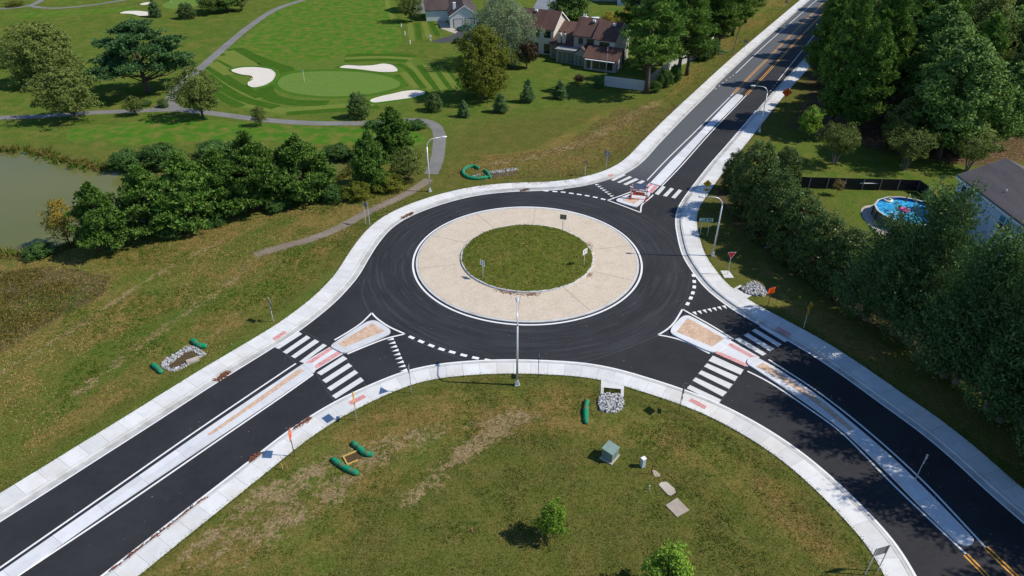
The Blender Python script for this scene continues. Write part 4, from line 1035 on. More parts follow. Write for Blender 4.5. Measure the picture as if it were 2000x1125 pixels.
decid('oak', 'olive', 305, 11.8, 12.6, 760, 40, .66, .33, prof=lambda t: max(.3, math.sin(math.pi * min(1, .22 + t * .72)) ** .55), h0=.10, lob=.26, drop=.5)
decid('willow', 'grey', 309, 14.5, 15.0, 760, 46, .75, .33, prof=rnd, h0=.06, lob=.25, drop=1.0, width=.35)
decid('purple', 'purple', 313, 4.6, 4.0, 200, 36, .4, .22, prof=rnd, h0=.2)
decid('rust', 'rust', 317, 2.3, 1.7, 90, 26, .2, .12, prof=rnd, h0=.35, limbs=9, r0=.02)
decid('gold', 'gold', 321, 5.0, 4.6, 150, 26, .45, .22, prof=rnd, h0=.2, lob=.4)
decid('goldbush', 'autumn', 325, 3.0, 4.2, 200, 34, .4, .2, prof=oval, h0=.03, lob=.3)
for s in range(3):      # leyland cypress: feathery upswept sprays
    c, rs = crown_clumps(400 + s, lambda t: max(.10, (1 - t) ** .66 * min(1, .55 + t * 3)), 860, 1.0, 12.7, 3.2, .42, .42)
    base = np.repeat(c, 24, 0); n_ = len(base); dirv = c.copy(); dirv[:, 2] = 1.1 * np.hypot(c[:, 0], c[:, 1]); dirv /= np.linalg.norm(dirv, axis=1)[:, None] + 1e-6
    dd = np.repeat(dirv, 24, 0); u = rs.uniform(-.8, 1.15, n_)[:, None]; pos = base + dd * u + rs.normal(0, .15, (n_, 3)) * (1.15 - u * .6)
    ax = dd + rs.normal(0, .45, (n_, 3)); ax /= np.linalg.norm(ax, axis=1)[:, None]; wv = np.cross(ax, rs.normal(size=(n_, 3))); wv /= np.linalg.norm(wv, axis=1)[:, None]; L_ = rs.uniform(.14, .30, n_)[:, None]
    V = np.stack([pos - ax * L_ * .5, pos + wv * L_ * .24, pos + ax * L_ * .5, pos - wv * L_ * .24], 1).reshape(-1, 3)
    proto('cypress', leaf_mesh('crown', V, np.repeat(rs.uniform(0, 1, len(c)), 24) * .55 + rs.uniform(0, .45, n_), LM['cypress']), make_trunk('trunk', M['bark_grey'], 12.4, .2, c, rs, 60, .97, .12, .12), 12.9, 6.8)

def tree(key, base, h, w, label, name, group=None, var=None, cat='tree', rz=None, world=None):
    v = PROTO[key]; cme, tme, h0, w0 = v[(random.randrange(len(v)) if var is None else var % len(v))]
    p = G(base[0], base[1], GRASS_Z) if world is None else Vector((*world, GRASS_Z))
    r = empty(name, p, random.uniform(0, 6.28) if rz is None else rz, (w / w0, w / w0, h / h0)); tag(r, label, cat, group)
    link(bpy.data.objects.new('trunk', tme), r); link(bpy.data.objects.new('crown', cme), r)
    return r

def T(key, base, ytop, wpx, label, name, cat='tree', var=None, rz=None, group=None, adj=1.0, crown=False):
    if crown: base = (1000 + (base[0] - 1000) / (1 + .5 * (base[1] - ytop) / (2600 - base[1])), base[1])     # lens leans uprights outwards
    h = height_at(base, ytop); w = wpx / px_m(base)
    return tree(key, base, h * adj, w, label, name, group, var, cat, rz)

# golf course trees
T('oak', (80, 163), 42, 132, 'big dense olive tree near the upper left edge', 'shade_tree', crown=True)
T('decid', (-14, 140), 78, 75, 'tree cut by the left edge beside the big olive tree', 'shade_tree')
T('olive', (150, 234), 130, 118, 'round tree with some orange leaves on the cart path', 'shade_tree', var=0)
T('wpine', (290, 182), 40, 172, 'tall open pine with flat tiers and a leaning dark trunk', 'pine_tree', rz=2.6)
T('olive', (397, 231), 130, 88, 'olive tree standing right of the cart path fork', 'shade_tree', var=1)
T('olive', (267, 225), 187, 36, 'small sapling on the cart path left of the fork', 'sapling')
T('shrub', (320, 209), 191, 22, 'small round shrub inside the cart path fork', 'round_shrub', 'shrub')
T('bush', (285, 207), 196, 24, 'low shrub behind the small sapling', 'round_shrub', 'shrub')
T('olive', (510, 246), 207, 30, 'thin sapling below the striped rough', 'sapling')
T('cedar', (305, 33), -2, 28, 'cone-shaped dark evergreen by the small far bunker', 'evergreen')
T('shrub', (367, 36), 4, 34, 'dark round evergreen right of the far green', 'evergreen', 'shrub')
T('decid', (420, 26), -25, 64, 'leafy tree at the top edge above the fairway path', 'shade_tree')
T('forest', (445, 22), -40, 60, 'taller tree at the top edge behind the leafy one', 'shade_tree')
T('olive', (473, 21), -25, 40, 'pale-trunked tree at the top edge over golden grass', 'shade_tree')
T('olive', (803, 43), -22, 46, 'single tree on the lawn left of the white house', 'shade_tree')
T('shrub', (703, 230), 178, 44, 'dark round shrub by the bunker below the green', 'round_shrub', 'shrub', 0)
T('shrub', (848, 216), 181, 36, 'dark shrub in the shade left of the maple', 'round_shrub', 'shrub', 1)
T('cedar', (906, 228), 196, 28, 'small upright evergreen below the maple', 'evergreen', var=0)
T('cedar', (978, 219), 181, 36, 'loose evergreen right of the maple trunk', 'evergreen', var=1)
T('cedar', (1031, 199), 154, 34, 'upright evergreen on the townhouse lawn', 'evergreen', var=0)
T('cedar', (1094, 192), 156, 34, 'shaded evergreen on the townhouse lawn near the white fence', 'evergreen', var=1)
T('purple', (1130, 163), 145, 20, 'low reddish round shrub on the townhouse lawn', 'round_shrub', 'shrub')
T('maple', (945, 192), 47, 112, 'large maple turning yellow in front of the driveway', 'maple_tree')
T('willow', (982, 128), -18, 138, 'big grey-green tree behind the maple', 'shade_tree')
T('purple', (1029, 133), 74, 38, 'small purple-leaved tree by the townhouses', 'purple_tree')
T('forest', (1113, 58), -30, 74, 'dark round tree behind the townhouse roofs', 'shade_tree')
T('gold', (1187, 52), 22, 30, 'yellowing bush behind the right townhouse roof', 'shade_tree')
T('gold', (1215, 58), 20, 36, 'yellowing small tree beside the pines behind the roof', 'shade_tree')
T('shrub', (894, 84), 72, 18, 'dark clipped shrub beside the driveway', 'round_shrub', 'shrub')
T('goldbush', (30, 12), 2, 34, 'brown grassy clump beside the far cart path', 'round_shrub', 'shrub')
# pines along the white fence
T('tallpine', (1262, 182), -40, 130, 'tallest pine in front of the white fence corner', 'pine_tree', var=0, rz=.5)
T('tallpine', (1323, 157), -45, 112, 'pine standing outside the fence right of the tallest one', 'pine_tree', var=1)
T('tallpine', (1341, 147), -20, 92, 'leaning pine at the middle of the white fence', 'pine_tree', var=2)
T('tallpine', (1290, 128), -60, 110, 'pine inside the white fence beside the townhouse', 'pine_tree', var=1)
T('tallpine', (1383, 102), -50, 88, 'pine near the far end of the white fence', 'pine_tree', var=0)
T('tallpine', (1401, 104), -30, 70, 'slim pine past the end of the white fence', 'pine_tree', var=2)
T('tallpine', (1430, 70), -60, 80, 'far pine beside the utility pole', 'pine_tree', var=1)
T('tallpine', (1455, 45), -60, 70, 'farthest pine left of the road at the top', 'pine_tree', var=0)
T('tallpine', (1240, 90), -40, 80, 'pine behind the townhouse end', 'pine_tree', var=2)
T('forest', (1330, 60), -70, 90, 'dark leafy tree filling the gap behind the fence pines', 'shade_tree')
T('forest', (1400, 30), -70, 90, 'leafy tree far behind the fence pines', 'shade_tree')
for i, (x, y, w_) in enumerate([(1372, 118, 38), (1388, 112, 34), (1296, 170, 34), (1318, 160, 26)]): T('bush', (x, y), y - 34, w_, ['ivy mound at the far end of the white fence', 'second ivy mound past the fence end', 'vines climbing the fence behind the tallest pine', 'vines between the fence pines'][i], 'vine_mound', 'shrub', i)
T('bush', (1278, 180), 158, 26, 'weedy shrub at the white fence corner', 'round_shrub', 'shrub')
T('cedar', (1168, 170), 150, 24, 'dark low shrub left of the white fence', 'round_shrub', 'shrub')
# pond-side row
T('gold', (118, 476), 388, 62, 'thin yellowing tree leaning over the pond', 'shade_tree', crown=True)
T('pine', (190, 492), 355, 104, 'leftmost pine of the pond row, bright green', 'pine_tree', crown=True, var=0)
T('pine', (285, 462), 322, 118, 'second pine from the left in the pond row', 'pine_tree', crown=True, var=1)
T('pine', (362, 442), 300, 128, 'third pine from the left in the pond row', 'pine_tree', crown=True, var=2)
T('pine', (430, 420), 288, 112, 'fourth pine from the left in the pond row', 'pine_tree', crown=True, var=0, rz=1)
T('pine', (490, 404), 258, 130, 'tallest broad dark pine in the middle of the pond row', 'pine_tree', crown=True, var=1, rz=4)
T('pine', (585, 388), 264, 118, 'pine with yellow-green needles right of the middle of the pond row', 'pine_tree', crown=True, var=2, rz=2)
T('pine', (632, 380), 318, 50, 'smaller pine beside the water gap in the pond row', 'pine_tree', crown=True, var=0, rz=5)
T('pine', (722, 368), 254, 74, 'narrow dark pine right of the water gap', 'pine_tree', crown=True, var=1, rz=3)
T('pine', (765, 308), 206, 82, 'pointed pine standing on the far bank by the cart path', 'pine_tree', crown=True, var=0, rz=2.2)
T('olive', (800, 352), 288, 74, 'grey-green bush at the bank near the left street lamp', 'round_shrub', 'shrub')
T('goldbush', (700, 388), 356, 60, 'yellow-green bush under the narrow dark pine', 'round_shrub', 'shrub')
T('goldbush', (760, 370), 340, 70, 'yellowish bush at the foot of the grey-green bush', 'round_shrub', 'shrub')
T('bush', (650, 392), 362, 50, 'low bush below the water gap', 'round_shrub', 'shrub')
T('bush', (250, 326), 296, 70, 'vine-covered bank left of the far pond shore', 'vine_mound', 'shrub')
T('bush', (315, 322), 284, 84, 'vine-covered mound on the far pond shore', 'vine_mound', 'shrub')
T('bush', (420, 305), 278, 76, 'vine-covered mound behind the pond pines', 'vine_mound', 'shrub')
T('bush', (660, 308), 284, 60, 'dark bush on the bank beyond the water gap', 'vine_mound', 'shrub')
T('bush', (730, 247), 236, 40, 'flat dark groundcover left of the pointed pine', 'vine_mound', 'shrub')
T('bush', (812, 250), 236, 46, 'flat dark groundcover right of the pointed pine', 'vine_mound', 'shrub')
for i, (x, y, w_) in enumerate([(225, 485, 50), (330, 462, 60), (415, 437, 60), (540, 408, 60), (80, 500, 60)]): T('bush', (x, y), y - 22, w_, ['low greenery under the leftmost pond pine', 'low greenery under the third pond pine', 'low greenery under the fourth pond pine', 'low greenery right of the tallest pond pine', 'low green brambles at the left pond corner'][i], 'round_shrub', 'shrub', i)

# hollies and cypresses on the right
for i, (b_, yt, w_, lab) in enumerate([((1462, 418), 272, 96, 'first holly of the row, beside the street lamp'), ((1524, 372), 285, 66, 'oval holly standing behind the row near the black fence'), ((1500, 462), 330, 104, 'second holly of the row from the street lamp'),
                                       ((1545, 500), 372, 108, 'third holly of the row from the street lamp'), ((1590, 535), 412, 112, 'fourth holly of the row from the street lamp'), ((1638, 572), 448, 112, 'fifth holly of the row, next to the tall cypresses'), ((1430, 372), 290, 50, 'small holly overhanging the sidewalk at the crossing')]):
    T('holly', b_, yt, w_, lab, 'holly_tree', var=i, group='hollies along the sidewalk')
for i, (b_, yt, w_, lab) in enumerate([((1690, 625), 405, 150, 'shortest cypress, at the holly end of the tall row'), ((1742, 652), 360, 165, 'cypress in front of the pool'), ((1775, 672), 364, 165, 'cypress right of the pool with a feathery top'), ((1842, 735), 452, 185, 'cypress hiding the wall of the blue house'),
                                       ((1866, 748), 450, 185, 'cypress below the blue house windows'), ((1927, 802), 430, 200, 'cypress second from the right edge'), ((1952, 822), 448, 195, 'cypress in front of the blue house corner'), ((2015, 880), 500, 205, 'cypress cut by the right edge'), ((2075, 850), 490, 200, 'cypress just past the right edge')]):
    T('cypress', b_, yt, w_, lab, 'cypress_tree', var=i, group='tall cypresses along the right road')
T('cypress', (2075, 985), 630, 200, 'cypress at the lower right edge shading the road', 'cypress_tree', group='tall cypresses along the right road')
for wx, wy, lab in ((43.2, 32.5, 'first cypress past the lower right edge shading the road'), (43.6, 28.0, 'second cypress past the lower right edge shading the road'), (44.0, 23.5, 'third cypress past the lower right edge shading the road')):
    tree('cypress', None, 17.0, 8.4, lab, 'cypress_tree', 'tall cypresses along the right road', world=(wx, wy))
T('myrtle', (1628, 321), 244, 76, 'left multi-stemmed small tree on the back lawn', 'crape_myrtle', var=0)
T('myrtle', (1765, 332), 253, 88, 'middle multi-stemmed small tree on the back lawn', 'crape_myrtle', var=1)
T('myrtle', (1888, 334), 262, 84, 'right multi-stemmed small tree next to the blue roof', 'crape_myrtle', var=0)
T('rust', (1633, 381), 350, 22, 'tiny rusty sapling in front of the black fence', 'sapling')
T('sapling', (1575, 274), 205, 44, 'small bright yellow-green tree at the wood edge', 'sapling')
T('sapling', (1079, 1050), 983, 58, 'small bright green tree on the front lawn', 'sapling', var=0)
T('sapling', (1296, 1165), 1074, 92, 'bright green tree cut by the bottom edge', 'sapling', var=1)
tree('sapling', None, 3.4, 2.6, 'tree just below the bottom edge whose shadow shows', 'sapling', world=(9.6, 22.6))

# woodland: front row by hand, the rest scattered
for x, y, yt, w_, key, lab in [(1622, 248, -20, 112, 'edgepine', 'bright pine at the wood edge next to the road'), (1668, 262, 40, 110, 'edgepine', 'second bright pine of the wood edge from the road'), (1690, 232, -40, 120, 'edgepine', 'tall pine behind the second bright pine'), (1597, 168, -35, 84, 'edgepine', 'pine beside the flagger sign'), (1628, 112, -60, 84, 'edgepine', 'pine close to the far road above the flagger sign'), (1662, 62, -80, 80, 'edgepine', 'farthest pine close to the top road'),
                              (1752, 300, 190, 80, 'foresty', 'yellowing tree in front of the dark wood'), (1830, 306, 70, 150, 'forest', 'broad dark tree in the middle of the wood edge'), (1862, 300, 205, 90, 'foresty', 'yellow-green tree right of the broad dark one'), (1935, 285, 120, 110, 'forest', 'leafy tree behind the blue roof'), (1800, 262, 50, 110, 'forest', 'dark tree behind the broad one')]:
    T(key, (x, y), yt, w_, lab, 'woodland_tree', group='woodland edge trees')
front = poly([(1640, 60), (1660, 110), (1690, 205), (1760, 245), (1880, 270), (2020, 262), (2120, 250), (2120, 150), (2080, 20), (1900, -40), (1720, -40)])
pts = []; rs = np.random.default_rng(11); lo, hi = front.min(0), front.max(0)
for _ in range(4000):
    q = rs.uniform(lo, hi)
    if inside(q[None], front)[0] and all(np.hypot(*(q - p_)) > 6.3 for p_ in pts): pts.append(q)
for q in pts:
    k_ = rs.choice(['forest', 'forest', 'foresty', 'edgepine'])
    tree(k_, None, rs.uniform(13.5, 18), rs.uniform(8, 10.5), {'forest': 'dark leafy tree inside the wood', 'foresty': 'olive leafy tree inside the wood', 'edgepine': 'pine inside the wood'}[k_], 'woodland_tree', 'trees inside the wood', world=tuple(q))
# bare tree
rs = np.random.default_rng(3); b = MB()
def twig(p, d, L_, r_, lev):
    q = p + d * L_; b.tube([p, (p + q) / 2 + Vector(rs.normal(0, .05 * L_, 3)), q], [r_, r_ * .8, r_ * .6], 5, False)
    if lev:
        for _ in range(3 if lev > 1 else 4):
            nd = (d + Vector(rs.normal(0, .55, 3)) + Vector((0, 0, .15))).normalized(); twig(p + d * L_ * rs.uniform(.55, 1), nd, L_ * rs.uniform(.6, .85), r_ * .58, lev - 1)
twig(Vector((0, 0, -.3)), Vector((0, 0, 1)), 2.6, .16, 5)
bt = empty('bare_tree', G(1727, 228, GRASS_Z)); tag(bt, 'leafless grey tree in the dark gap of the wood', 'tree'); b.build('trunk', plain('bare_wood', (.22, .2, .2), .9), bt)

# ================================================================== street lamps
def lamp(base, arm_deg, label, h=7.1, reach=2.2):
    r = empty('street_lamp', G(*base, GRASS_Z), R(arm_deg)); tag(r, label, 'street lamp', 'street lamps round the junction')
    bb = MB(); bb.box(-.2, .2, -.2, .2, -.1, .1); bb.add([(-.17, -.17, .1), (.17, -.17, .1), (.17, .17, .1), (-.17, .17, .1), (-.12, -.12, .5), (.12, -.12, .5), (.12, .12, .5), (-.12, .12, .5)], [(0, 1, 5, 4), (1, 2, 6, 5), (2, 3, 7, 6), (3, 0, 4, 7), (4, 5, 6, 7)])
    bb.build('base', M['steel'], r)
    MB().tube([(0, 0, .48), (0, 0, h - 1.0)], [.10, .068], 12).build('pole', M['steel'], r, True)
    pts = [(0, 0, h - 1.0)] + [(reach * .45 * (1 - math.cos(t)), 0, h - 1.0 + .95 * math.sin(t)) for t in np.linspace(.2, math.pi / 2, 8)] + [(reach - .3, 0, h)]
    arm = MB().tube(pts, np.linspace(.068, .04, len(pts)), 10).build('arm', M['steel'], r, True)
    hb = MB(); n = 8
    hb.add([(x, y * w, z) for x, w, zt, zb in ((reach - .32, .05, h + .04, h - .04), (reach - .1, .13, h + .09, h - .06), (reach + .25, .15, h + .08, h - .07), (reach + .42, .06, h + .02, h - .04)) for y, z in ((-1, zb), (1, zb), (1, (zt + zb) / 2), (.5, zt), (-.5, zt), (-1, (zt + zb) / 2))],
           [(j * 6 + i, j * 6 + (i + 1) % 6, (j + 1) * 6 + (i + 1) % 6, (j + 1) * 6 + i) for j in range(3) for i in range(6)] + [tuple(range(6)), tuple(range(18, 24))])
    hd = hb.build('lamp_head', M['steel'], r); MB().box(reach - .02, reach + .28, -.1, .1, h - .1, h - .072).build('lens', M['signwhite'], hd)
lamp((1010, 752), 90, 'street lamp nearest the camera, arm reaching over the roundabout')
lamp((1392, 500), 178, 'street lamp right of the roundabout with its arm over the sidewalk')
lamp((840, 374), 20, 'street lamp left of the roundabout by the cart path')
lamp((1483, 258), 168, 'far street lamp beside the top road under the trees')

# ================================================================== signs
def rect(w, h, z): return [(-w / 2, z), (w / 2, z), (w / 2, z + h), (-w / 2, z + h)]
def dia(s, z): k = s / math.sqrt(2); return [(0, z), (k, z + k), (0, z + 2 * k), (-k, z + k)]
def scale_poly(P, k): c = (sum(p[0] for p in P) / len(P), sum(p[1] for p in P) / len(P)); return [(c[0] + (p[0] - c[0]) * k, c[1] + (p[1] - c[1]) * k) for p in P]
def sign(base, h, rot, label, panels, posts=(0,), z=GRASS_Z, pw=.028, post='galv', lean=0.0):
    """panels: (polygon, face material, border material or None, [(symbol polygons, material)])"""
    r = empty('road_sign', G(*base, z), R(rot)); tag(r, label, 'sign')
    r.rotation_euler = (0, lean, R(rot))
    for px_ in posts: MB().box(px_ - pw, px_ + pw, .012, .012 + 2 * pw * .8, -.3, h).build('post', M[post], r)
    for P, mat, border, syms in panels:
        o = MB().plate(P, -.006, .006).build('panel', M['alu'], r)
        MB().plate(P, -.009, -.0065).build('face', M[border or mat], o)
        if border: MB().plate(scale_poly(P, .88), -.012, -.0095).build('legend_field', M[mat], o)
        for S_, sm in syms:
            m = MB()
            for q in S_: m.plate(q, -.016, -.0125)
            m.build('symbol', M[sm], o)
    return r
def chev(cx, cz, w, h, t): return [[(cx - w / 2, cz + h / 2), (cx - w / 2 + t, cz + h / 2), (cx + w / 2, cz), (cx + w / 2 - t, cz)], [(cx + w / 2 - t, cz), (cx + w / 2, cz), (cx - w / 2 + t, cz - h / 2), (cx - w / 2, cz - h / 2)]]
def walker(z, s):
    c = z + s
    return [[(-.05 * s, c + .48 * s), (.07 * s, c + .48 * s), (.1 * s, c + .34 * s), (-.06 * s, c + .32 * s)], [(-.12 * s, c + .3 * s), (.1 * s, c + .3 * s), (.06 * s, c - .06 * s), (-.08 * s, c - .06 * s)],
            [(-.08 * s, c - .04 * s), (.0, c - .04 * s), (-.14 * s, c - .45 * s), (-.24 * s, c - .43 * s)], [(.0, c - .04 * s), (.07 * s, c - .06 * s), (.24 * s, c - .4 * s), (.14 * s, c - .46 * s)],
            [(.08 * s, c + .24 * s), (.24 * s, c + .0), (.19 * s, c - .04 * s), (.05 * s, c + .14 * s)], [(-.1 * s, c + .26 * s), (-.26 * s, c + .06 * s), (-.2 * s, c + .02 * s), (-.05 * s, c + .16 * s)]]
def arrow(cx, cz, L_, w, ang=0.0):
    c, s = math.cos(ang), math.sin(ang)
    f = lambda P: [(cx + x * c - y * s, cz + x * s + y * c) for x, y in P]
    return [f([(-L_ / 2, -w / 2), (L_ * .15, -w / 2), (L_ * .15, w / 2), (-L_ / 2, w / 2)]), f([(L_ * .1, -w * 1.5), (L_ / 2, 0), (L_ * .1, w * 1.5)])]
tri = lambda z: [(0, z), (.46, z + .8), (-.46, z + .8)]
ped = lambda z: [(dia(.76, z + .42), 'signyellow', None, [(walker(z + .42, .54), 'signblack')]), (rect(.6, .3, z), 'signyellow', None, [(arrow(0, z + .15, .4, .06, R(215)), 'signblack')])]
chevs = lambda z: [(rect(.75, .62, z), 'signwhite', None, [(chev(-.15, z + .31, .2, .46, .1) + chev(.15, z + .31, .2, .46, .1), 'signblack')])]
sign((943, 541), 2.0, -50, 'black-and-white chevron sign on the left of the central island', chevs(1.36), z=.35)
sign((1141, 518), 2.0, 48, 'white chevron sign on the right of the central island', chevs(1.36), z=.35)
sign((1099, 449), 2.0, 165, 'chevron sign seen from behind on the far side of the central island', chevs(1.36), z=.35)
sign((1421, 537), 2.75, 6, 'red and white yield sign right of the roundabout by a concrete pad', [(tri(1.95), 'signred', 'signwhite', []), ([(0, 2.2), (.2, 2.56), (-.2, 2.56)], 'signwhite', None, [])])
sign((803, 767), 2.75, -90, 'yield sign seen edge-on at the lower left entry', [(tri(1.95), 'signred', 'signwhite', []), ([(0, 2.2), (.2, 2.56), (-.2, 2.56)], 'signwhite', None, [])])
sign((1499, 601), 2.3, 24, 'orange work sign with an arrow beside the stone drain', [(rect(.85, .66, 1.66), 'signorange', None, [(arrow(.08, 1.85, .36, .05, R(35)) + [rect(.5, .09, 2.12)], 'signred')])], post='dkpost')
sign((1570, 641), 2.95, 38, 'yellow pedestrian diamond sign in the shade by the right crossing', ped(1.5))
sign((1376, 394), 2.95, -6, 'yellow pedestrian diamond sign behind the right street lamp', ped(1.5))
sign((698, 821), 2.95, 96, 'yellow pedestrian sign seen nearly edge-on at the lower left crossing', ped(1.5))
sign((1327, 805), 2.95, 82, 'pedestrian sign seen edge-on at the lower right crossing', ped(1.5), post='dkpost')
sign((577, 891), 2.6, 97, 'red-orange work sign turned sideways over the left sidewalk', [(rect(.75, .75, 1.85), 'signorange', None, [([rect(.18, .12, 2.0)], 'signblack')])], post='dkpost')
sign((1052, 738), 2.45, 88, 'plain sign seen edge-on right of the nearest street lamp', [(rect(.6, .6, 1.8), 'signwhite', None, [(arrow(0, 2.1, .4, .07), 'signblack')])], post='dkpost')
sign((535, 628), 2.75, 128, 'diamond warning sign seen from behind on the field', [(dia(.76, 1.7), 'signyellow', None, []), (rect(.5, .28, 1.32), 'signyellow', None, [])])
sign((1143, 343), 2.3, 105, 'narrow sign seen edge-on on the slope left of the top road', [(rect(.5, .5, 1.75), 'signwhite', None, [])])
sign((1184, 329), 2.75, 160, 'diamond sign seen from behind on the slope at the top crossing', [(dia(.76, 1.7), 'signyellow', None, []), (rect(.4, .25, 1.4), 'signyellow', None, [])])
sign((1785, 945), 2.9, 40, 'white keep-right sign on the shaded right median', [(rect(.55, .75, 2.0), 'signwhite', None, [(arrow(.02, 2.3, .5, .08, R(-45)) + [[(-.2, 2.45), (-.14, 2.5), (-.02, 2.62), (-.08, 2.66)]], 'signblack')])], z=.13)
sign((1445, 188), 1.9, 80, 'small dark post sign at the far tip of the top median', [(rect(.3, .6, 1.3), 'signwhite', None, [])], z=.13, post='dkpost')
sign((1453, 100), 2.6, 170, 'dark diamond sign seen from behind by the far road', [(dia(.76, 1.55), 'signyellow', None, []), (rect(.4, .25, 1.2), 'signyellow', None, [])])
sign((1406, 118), 1.5, 160, 'small low sign by the far end of the white fence', [(rect(.5, .4, 1.1), 'signwhite', None, [])])
sign((1533, 200), 2.3, -8, 'orange diamond flagger sign beside the far sidewalk', [(dia(1.2, .9), 'signorange', None, [(walker(1.15, .6), 'signblack')])], post='dkpost')
sign((1533, 18), 2.4, 170, 'tiny dark sign on the golden verge at the top', [(dia(.7, 1.4), 'signyellow', None, [])])
two = sign((1374, 461), 2.2, -6, 'green street-name sign on two posts right of the roundabout', [(rect(1.5, .44, 1.85), 'signgreen', 'signwhite', [([[(-.62, 2.03), (-.12, 2.03), (-.12, 2.11), (-.62, 2.11)], [(.0, 1.99), (.08, 2.17), (.12, 2.17), (.06, 1.99)], [(.1, 1.99), (.24, 1.99), (.24, 2.1), (.1, 2.1)]] + arrow(.48, 2.07, .24, .06, R(45)), 'signwhite')])], posts=(-.42, .42))
sign((719, 439), 3.0, 150, 'two-post sign seen from behind over the broken path', [(rect(.75, .5, 2.4), 'signwhite', None, [])], posts=(-.3, .3))
sign((1701, 1118), 2.6, 196, 'grey back of a two-post sign at the lower right lawn edge', [(rect(1.0, .75, 1.75), 'signwhite', None, [])], posts=(-.46, .46))
sign((1386, 437), 1.3, -8, 'low grey panel on the ground behind the green street sign', [(rect(1.5, .5, .12), 'alu', None, [([rect(.5, .22, .26)], 'signblack')])], posts=(-.6, .6)) if False else None

# ================================================================== barricade
t = NT('barricade_stripes'); cx_ = t.n('ShaderNodeSeparateXYZ'); t.l(t.coord(), cx_.inputs[0])
fr = t.math('FRACT', t.math('MULTIPLY', t.math('ADD', cx_.outputs[0], cx_.outputs[2]), 2.6)); M['bstripe'] = t.done(t.mix(t.math('GREATER_THAN', fr, .5), (.80, .78, .74), (.75, .06, .01)), .5)
br = empty('barricade', G(1247, 388, .13), R(-16)); tag(br, 'orange and white striped barricade with sign panels on the top splitter island', 'barricade')
for x in (-.95, .95):
    MB().box(x - .05, x + .05, .0, .08, .05, 2.0).build('upright', M['bstripe'], br); MB().box(x - .06, x + .06, -.7, .75, .0, .07).build('foot', M['bstripe'], br)
for zz in (.45, 1.02, 1.6): MB().box(-1.15, 1.15, -.05, -.005, zz, zz + .2).build('rail', M['bstripe'], br)
M['panelgrey'] = plain('grey_sign_panel', (.26, .31, .40), .5, .15, 2)
for x in (-.42, .42): MB().box(x - .40, x + .40, -.082, -.055, 1.32, 2.12).build('sign_panel', M['panelgrey'], br)
op = MB().box(-.72, .72, -.085, -.055, .55, .95).build('detour_panel', M['signblack'], br); MB().box(-.66, .66, -.092, -.086, .6, .9).build('face', M['signorange'], op)
m = MB()
for q in arrow(-.05, .75, -.9, .12): m.plate(q, -.1, -.094)
m.build('symbol', M['signred'], op)
for x, zz in ((-1.1, .1), (1.1, .1)): MB().box(x - .16, x + .16, .1, .4, .07, .2).build('sandbag', M['mulchlog'], br)

# ================================================================== utilities on the front lawn
M['utilgreen'] = plain('utility_green', (.16, .23, .20), .55, .15, 2)
M['utilside'] = plain('utility_grey', (.42, .47, .46), .55, .1, 2)
ub = empty('transformer_box', G(1191, 893, GRASS_Z), R(52), (.86, .86, .92)); tag(ub, 'green padmount transformer box on the front lawn', 'utility box')
MB().box(-.7, .7, -.6, .6, -.1, .1).build('pad', M['pad'], ub)
b = MB(); b.add([(-.55, -.5, .1), (.55, -.5, .1), (.55, .5, .1), (-.55, .5, .1), (-.55, -.5, .95), (.55, -.5, .95), (.55, .5, 1.1), (-.55, .5, 1.1)], [(0, 1, 5, 4), (1, 2, 6, 5), (2, 3, 7, 6), (3, 0, 4, 7), (0, 3, 2, 1)]); b.build('cabinet', M['utilgreen'], ub)
b = MB(); b.add([(-.6, -.56, .94), (.6, -.56, .94), (.6, .55, 1.11), (-.6, .55, 1.11), (-.6, -.56, 1.0), (.6, -.56, 1.0), (.6, .55, 1.17), (-.6, .55, 1.17)], [(0, 1, 5, 4), (1, 2, 6, 5), (2, 3, 7, 6), (3, 0, 4, 7), (4, 5, 6, 7), (3, 2, 1, 0)]); b.build('lid', M['utilgreen'], ub)
MB().box(.552, .57, -.05, .05, .5, .62).build('latch', M['dkpost'], ub)
MB().box(-.01, .01, -.512, -.502, .15, .92).build('door_seam', M['dkpost'], ub)
up = empty('pedestal', G(1255, 911, GRASS_Z), R(30)); tag(up, 'small grey-green utility pedestal on the front lawn', 'utility box')
MB().box(-.15, .15, -.13, .13, -.1, .8).build('housing', M['utilside'], up); MB().box(-.17, .17, -.15, .15, .8, .87).build('cap', M['trim'], up)
def slabpad(label, px, z1=.16, mat='pad'): return tag(MB().prism([tuple(G(x, y, z1)[:2]) for x, y in px], -.05, z1).build('concrete_pad', M[mat]), label, 'concrete pad')
slabpad('square brown concrete cover on the front lawn', crop([(1200, 570), (1290, 512), (1386, 608), (1290, 662)], 1000, 844))
slabpad('rounded tan concrete cover with pale rim on the front lawn', crop([(1147, 405), (1165, 390), (1210, 387), (1270, 440), (1280, 470), (1240, 495), (1220, 490), (1150, 415)], 1000, 844))
slabpad('small worn concrete patch behind the red stake', crop([(1092, 292), (1120, 300), (1160, 330), (1150, 348), (1115, 345)], 1000, 844), .12)
slabpad('pale square pad beside the red yield sign', crop([(1628, 990), (1695, 990), (1735, 1045), (1660, 1045)], 1000, 281), .15, 'slab')
def stake(label, base, h, mat, w=.03): return tag(MB().add(*(lambda m: (m.v, m.f))(MB().box(-w, w, -w, w, -.2, h))).build('survey_stake', mat), label, 'stake')
